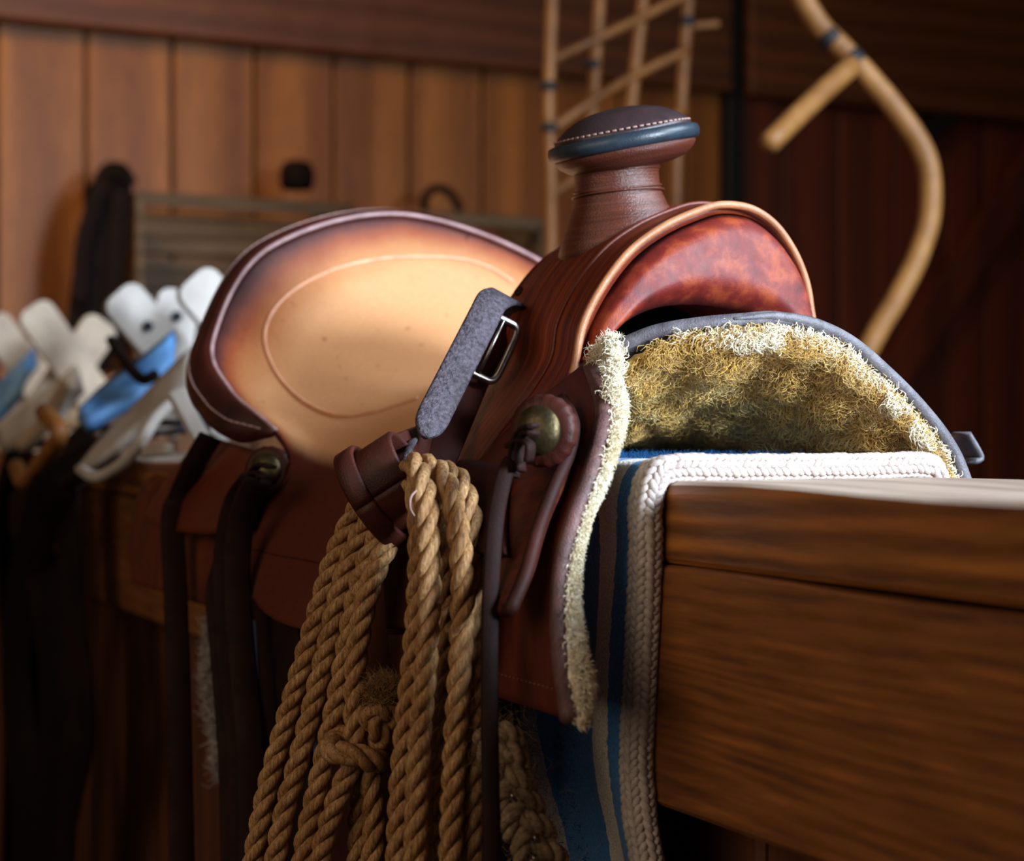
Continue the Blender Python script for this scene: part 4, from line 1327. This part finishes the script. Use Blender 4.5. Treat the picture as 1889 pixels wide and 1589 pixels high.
# ---- fender and stirrup leathers (mostly behind the rope)
def sheet(name, pxl, pxr, l0, l1, mat, th=0.006, n=24):
    A = cr(np.array([AtL(u, v, l0 + (l1 - l0) * k / (len(pxl) - 1)) for k, (u, v) in enumerate(pxl)]), n)
    B = cr(np.array([AtL(u, v, l0 + (l1 - l0) * k / (len(pxr) - 1)) for k, (u, v) in enumerate(pxr)]), n)
    G = np.array([A * (1 - t) + B * t for t in np.linspace(0, 1, 8)])
    N_ = grid_normals(G)
    return shell(name, G, th, mat, sd, flip=(N_[4, n // 2] @ LV < 0))
sheet('fender', [(560, 1090), (570, 1250), (590, 1450), (600, 1700)], [(760, 1000), (770, 1200), (790, 1450), (800, 1700)], 0.196, 0.200, M['fender'])
sheet('stirrup_leather', [(500, 1110), (505, 1250), (515, 1450), (520, 1700)], [(545, 1130), (552, 1250), (566, 1450), (575, 1700)], 0.198, 0.206, M['blackleather'])
sheet('stirrup_leather', [(470, 1095), (476, 1250), (488, 1450), (495, 1700)], [(498, 1110), (506, 1250), (520, 1450), (528, 1700)], 0.194, 0.202, M['string'])
sheet('latigo', [(705, 1010), (708, 1080), (712, 1160)], [(758, 1000), (760, 1080), (764, 1160)], 0.208, 0.212, M['fender'])
sheet('latigo', [(716, 1172), (722, 1240), (735, 1330), (745, 1450)], [(800, 1168), (802, 1240), (804, 1330), (806, 1450)], 0.208, 0.212, M['loop'])
# grey fleece below the rear skirt
cn = 2600
FEp = cr(np.array([AtL(u, v, 0.17) for u, v in [(404, 1140), (400, 1190), (398, 1240), (402, 1290), (412, 1350), (420, 1440)]]), 40)
i_ = rng.integers(0, 39, cn)
V, Fc = fibres(FEp[i_] + rng.normal(size=(cn, 3)) * 0.004, np.repeat([DV * 0.6 - UP * 0.3 + LV * 0.3], cn, 0), 0.012, 0.0007, np.zeros(3), 0.4, 14, 2, 0.5)
mesh_obj('fleece', V, Fc, M['fleece_grey'], sd, kind='stuff', label='grey fleece hanging below the rear skirt')

# ---- rear jockey layer and rear skirt colour patch
A = cr(np.array([AtL(u, v, l) for u, v, l in [(378, 800, .165), (420, 815, .170), (470, 830, .176), (515, 840, .180)]]), 24)
B = cr(np.array([AtL(u, v, l) for u, v, l in [(262, 955, .212), (300, 975, .212), (380, 985, .210), (450, 975, .206)]]), 24)
G = np.array([A * (1 - t) + B * t + LV * 0.004 * math.sin(math.pi * t) for t in np.linspace(0, 1, 14)])
N_ = grid_normals(G)
shell('rear_jockey', G, 0.005, M['skirt_rear'], sd, flip=(N_[7, 12] @ LV < 0), label='orange-brown leather rear jockey')

# ---- rope strap with buckle
tail = resample(cr(np.array([AtY(948, 585, 1.262), AtY(944, 560, 1.245), AtY(928, 548, 1.222), AtY(908, 556, 1.200), AtY(893, 584, 1.185), AtY(862, 645, 1.165), AtY(826, 716, 1.140), AtY(795, 778, 1.115), AtY(782, 805, 1.105)]), 60), 60)
wd = np.full(60, 0.0215); wd[-6:] = [0.0212, 0.0206, 0.0192, 0.0168, 0.013, 0.006]
sdir = np.array([0.87, 0.12, -0.46])
st_ = ribbon('rope_strap', tail, sdir, wd, 0.0042, M['strap'], sd, label='rough purple-grey tail of the rope strap')
# buckle frame: rounded rectangle
bc = AtY(906, 642, 1.205)
bt = np.array([-0.42, -0.05, -0.9]); bt /= np.linalg.norm(bt)
bs = np.array([0.9, 0.25, -0.40]); bs -= bt * bs.dot(bt); bs /= np.linalg.norm(bs)
rr = []
for k in range(40):
    a = k / 40 * 6.2832
    cx = np.sign(math.cos(a)) * abs(math.cos(a)) ** 0.35; sy = np.sign(math.sin(a)) * abs(math.sin(a)) ** 0.35
    rr.append(bc + bt * 0.021 * cx + bs * 0.0125 * sy)
bk = tube('buckle', np.array(rr), 0.0027, M['steel'], sd, 8, True, label='worn steel buckle')
tube('buckle_tongue', [bc - bt * 0.02 - np.array([0, .003, 0]), bc + bt * 0.018 - np.array([0, .003, 0])], 0.0014, M['steel'], bk, 6)
bil = cr(np.array([AtY(940, 560, 1.268), AtY(915, 620, 1.25), AtY(880, 690, 1.225), AtY(846, 770, 1.195), AtY(820, 830, 1.155), AtY(800, 880, 1.12)]), 30)
ribbon('strap_billet', bil, sdir, 0.021, 0.004, M['fender'], sd)
# loop round the rope: leather band seen from its side
def band(name, cpx, Y, ax_px, rx, ry, w0, mat, th=0.004):
    c = AtY(cpx[0], cpx[1], Y)
    axd = np.asarray(ax_px, float); axd /= np.linalg.norm(axd)
    e1 = np.array([0.25, -0.95, 0.1]); e1 -= axd * e1.dot(axd); e1 /= np.linalg.norm(e1)
    e2 = np.cross(axd, e1)
    pth = np.array([c + e1 * rx * math.cos(a) + e2 * ry * math.sin(a) for a in np.linspace(0, 2 * math.pi, 49)])
    return ribbon(name, pth, axd, w0, th, mat, sd)
lx = np.array([0.82, -0.25, 0.52])
band('strap_loop', (722, 895), 1.055, lx, 0.018, 0.0255, 0.036, M['loop'])
band('strap_keeper', (690, 918), 1.06, lx, 0.0215, 0.0315, 0.014, M['loop'])
# strap from the fork into the loop
ribbon('strap_loop', cr(np.array([AtY(815, 800, 1.18), AtY(790, 822, 1.15), AtY(756, 842, 1.10), AtY(716, 866, 1.065)]), 16), np.array([0.35, -0.1, -0.9]), np.linspace(0.026, 0.036, 16), 0.004, M['loop'], sd)
ribbon('strap_thong', cr(np.array([AtY(765, 806, 1.15), AtY(757, 825, 1.06), AtY(745, 852, 1.04), AtY(735, 880, 1.035)]), 10), np.array([1.0, 0, 0.3]), np.array([.005, .006, .006, .005, .005, .004, .004, .003, .003, .003]), 0.003, M['strap'], sd)

# ================================================================== ROPE
rp = thing('lariat_rope', AtY(760, 900, 1.04), 'coiled tan manila lariat rope hanging from the saddle strap', 'rope', rot=False)
RR, PI_ = 0.0069, 0.041
coils = [
 # right bundle
 ([(742, 900, 1.050), (752, 880, 1.040), (766, 905, 1.030), (774, 1000, 1.020), (768, 1150, 1.018), (750, 1330, 1.020), (738, 1460, 1.02), (730, 1640, 1.02)], .0),
 ([(745, 880, 1.045), (762, 856, 1.030), (778, 885, 1.010), (788, 960, 1.000), (792, 1080, 0.998), (785, 1220, 1.0), (772, 1400, 1.0), (764, 1640, 1.0)], .9),
 ([(770, 890, 1.045), (792, 858, 1.035), (822, 890, 1.015), (842, 960, 1.002), (853, 1060, 0.998), (850, 1200, 1.0), (838, 1400, 1.0), (828, 1640, 1.0)], 1.7),
 ([(800, 890, 1.050), (830, 870, 1.045), (858, 910, 1.030), (872, 990, 1.018), (874, 1100, 1.012), (872, 1300, 1.010), (868, 1640, 1.010)], 2.6),
 ([(790, 900, 1.060), (812, 930, 1.050), (818, 1050, 1.03), (822, 1200, 1.020), (808, 1380, 1.015), (798, 1640, 1.015)], 3.3),
 ([(780, 940, 1.065), (800, 1000, 1.05), (832, 1180, 1.03), (850, 1330, 1.026), (850, 1640, 1.026)], 4.0),
 # left bundle
 ([(700, 905, 1.070), (672, 925, 1.072), (645, 965, 1.075), (610, 1050, 1.080), (572, 1180, 1.085), (525, 1340, 1.09), (490, 1470, 1.09), (458, 1640, 1.09)], .4),
 ([(705, 925, 1.066), (683, 955, 1.066), (655, 1010, 1.068), (628, 1090, 1.072), (600, 1210, 1.078), (560, 1370, 1.08), (525, 1500, 1.08), (498, 1640, 1.08)], 1.4),
 ([(715, 940, 1.062), (702, 980, 1.060), (672, 1050, 1.062), (652, 1130, 1.066), (628, 1260, 1.07), (596, 1410, 1.072), (566, 1540, 1.075), (552, 1640, 1.075)], 2.3),
 ([(720, 950, 1.058), (716, 1000, 1.056), (690, 1060, 1.056), (668, 1140, 1.058), (656, 1230, 1.060), (654, 1320, 1.062), (650, 1400, 1.064), (620, 1480, 1.066), (596, 1560, 1.07), (580, 1640, 1.07)], 3.1),
 ([(690, 930, 1.085), (668, 970, 1.088), (636, 1060, 1.090), (598, 1200, 1.095), (545, 1380, 1.10), (516, 1500, 1.10), (478, 1640, 1.10)], 4.1),
 ([(655, 1390, 1.075), (664, 1440, 1.078), (662, 1520, 1.08), (656, 1640, 1.08)], 5.0),
 ([(680, 1380, 1.070), (684, 1440, 1.070), (690, 1520, 1.072), (684, 1640, 1.072)], 5.6),
]
for pts, ph in coils:
    c = cr(np.array([AtY(*p) for p in pts]), 60)
    V, Fc = rope_data(c, RR, PI_, ph)
    recalc(mesh_obj('coil', V, fix_tris(Fc), M['rope'], rp))
tube('loose_strand', cr(np.array([AtY(*q) for q in [(768, 905, .985), (758, 918, .978), (757, 938, .978), (764, 952, .985)]]), 14), 0.0006, M['thread'], rp, 5)
# honda knot: turn round the standing part, small knot and frayed end
kn = cr(np.array([AtY(*p) for p in [(705, 1395, 1.07), (690, 1405, 1.045), (655, 1392, 1.040), (618, 1388, 1.046), (612, 1370, 1.062), (640, 1358, 1.07), (680, 1362, 1.07), (706, 1376, 1.062), (700, 1350, 1.05), (684, 1326, 1.046), (700, 1306, 1.044), (724, 1318, 1.05), (722, 1345, 1.058), (702, 1352, 1.062), (694, 1325, 1.056), (702, 1300, 1.05), (706, 1282, 1.046)]]), 150)
V, Fc = rope_data(kn, 0.0072, PI_, 0.3)
recalc(mesh_obj('knot', V, fix_tris(Fc), M['rope'], rp, label='honda knot of the lariat'))
cn = 700
V, Fc = fibres(np.repeat([AtY(706, 1284, 1.046)], cn, 0) + rng.normal(size=(cn, 3)) * 0.0028, np.repeat([[-0.1, -0.3, 0.6]], cn, 0), 0.013, 0.0003, np.zeros(3), 0.35, 15, 3, 0.45)
mesh_obj('frayed_end', V, Fc, M['frayed'], rp, kind='stuff', label='frayed end of the rope')

# ================================================================== JUTE CINCH
jc = thing('jute_cinch', AtY(990, 1500, 0.98), 'hairy braided jute cinch with wire bits hanging beside the blanket at bottom', 'cinch', rot=False)
cp = cr(np.array([AtY(*p) for p in [(918, 1350, 1.0), (930, 1400, 0.99), (945, 1460, 0.985), (968, 1520, 0.98), (1000, 1590, 0.975), (1030, 1660, 0.97)]]), 80)
L = plen(cp); T_ = np.gradient(cp, axis=0); T_ /= np.linalg.norm(T_, axis=1, keepdims=True)
sX = np.array([1.0, 0, 0.3]); sX = sX - T_ * (T_ @ sX)[:, None]; sX /= np.linalg.norm(sX, axis=1, keepdims=True)
nX = np.cross(T_, sX)
s_ = np.linspace(0, L, 80)
for k in range(3):
    ph = k * 2.094
    q = cp + sX * (0.0090 * np.sin(2 * math.pi * s_ / 0.042 + ph))[:, None] + nX * (0.0045 * np.sin(4 * math.pi * s_ / 0.042 + 2 * ph))[:, None]
    V, Fc = rope_data(q, 0.0058, 0.022, ph)
    recalc(mesh_obj('plait', V, fix_tris(Fc), M['jute'], jc))
cn = 1500
i_ = rng.integers(0, 79, cn)
V, Fc = fibres(cp[i_] + rng.normal(size=(cn, 3)) * 0.007, rng.normal(size=(cn, 3)), 0.012, 0.00015, np.zeros(3), 0.5, 16, 3, 0.3)
mesh_obj('loose_fibres', V, Fc, M['jute'], jc, kind='stuff')
for u, v in [(946, 1470), (988, 1548), (986, 1585)]:
    tube('wire_bit', cr(np.array([AtY(u - 5, v - 9, 0.972), AtY(u, v, 0.966), AtY(u + 6, v + 8, 0.972)]), 6), 0.0012, M['steel'], jc, 6)
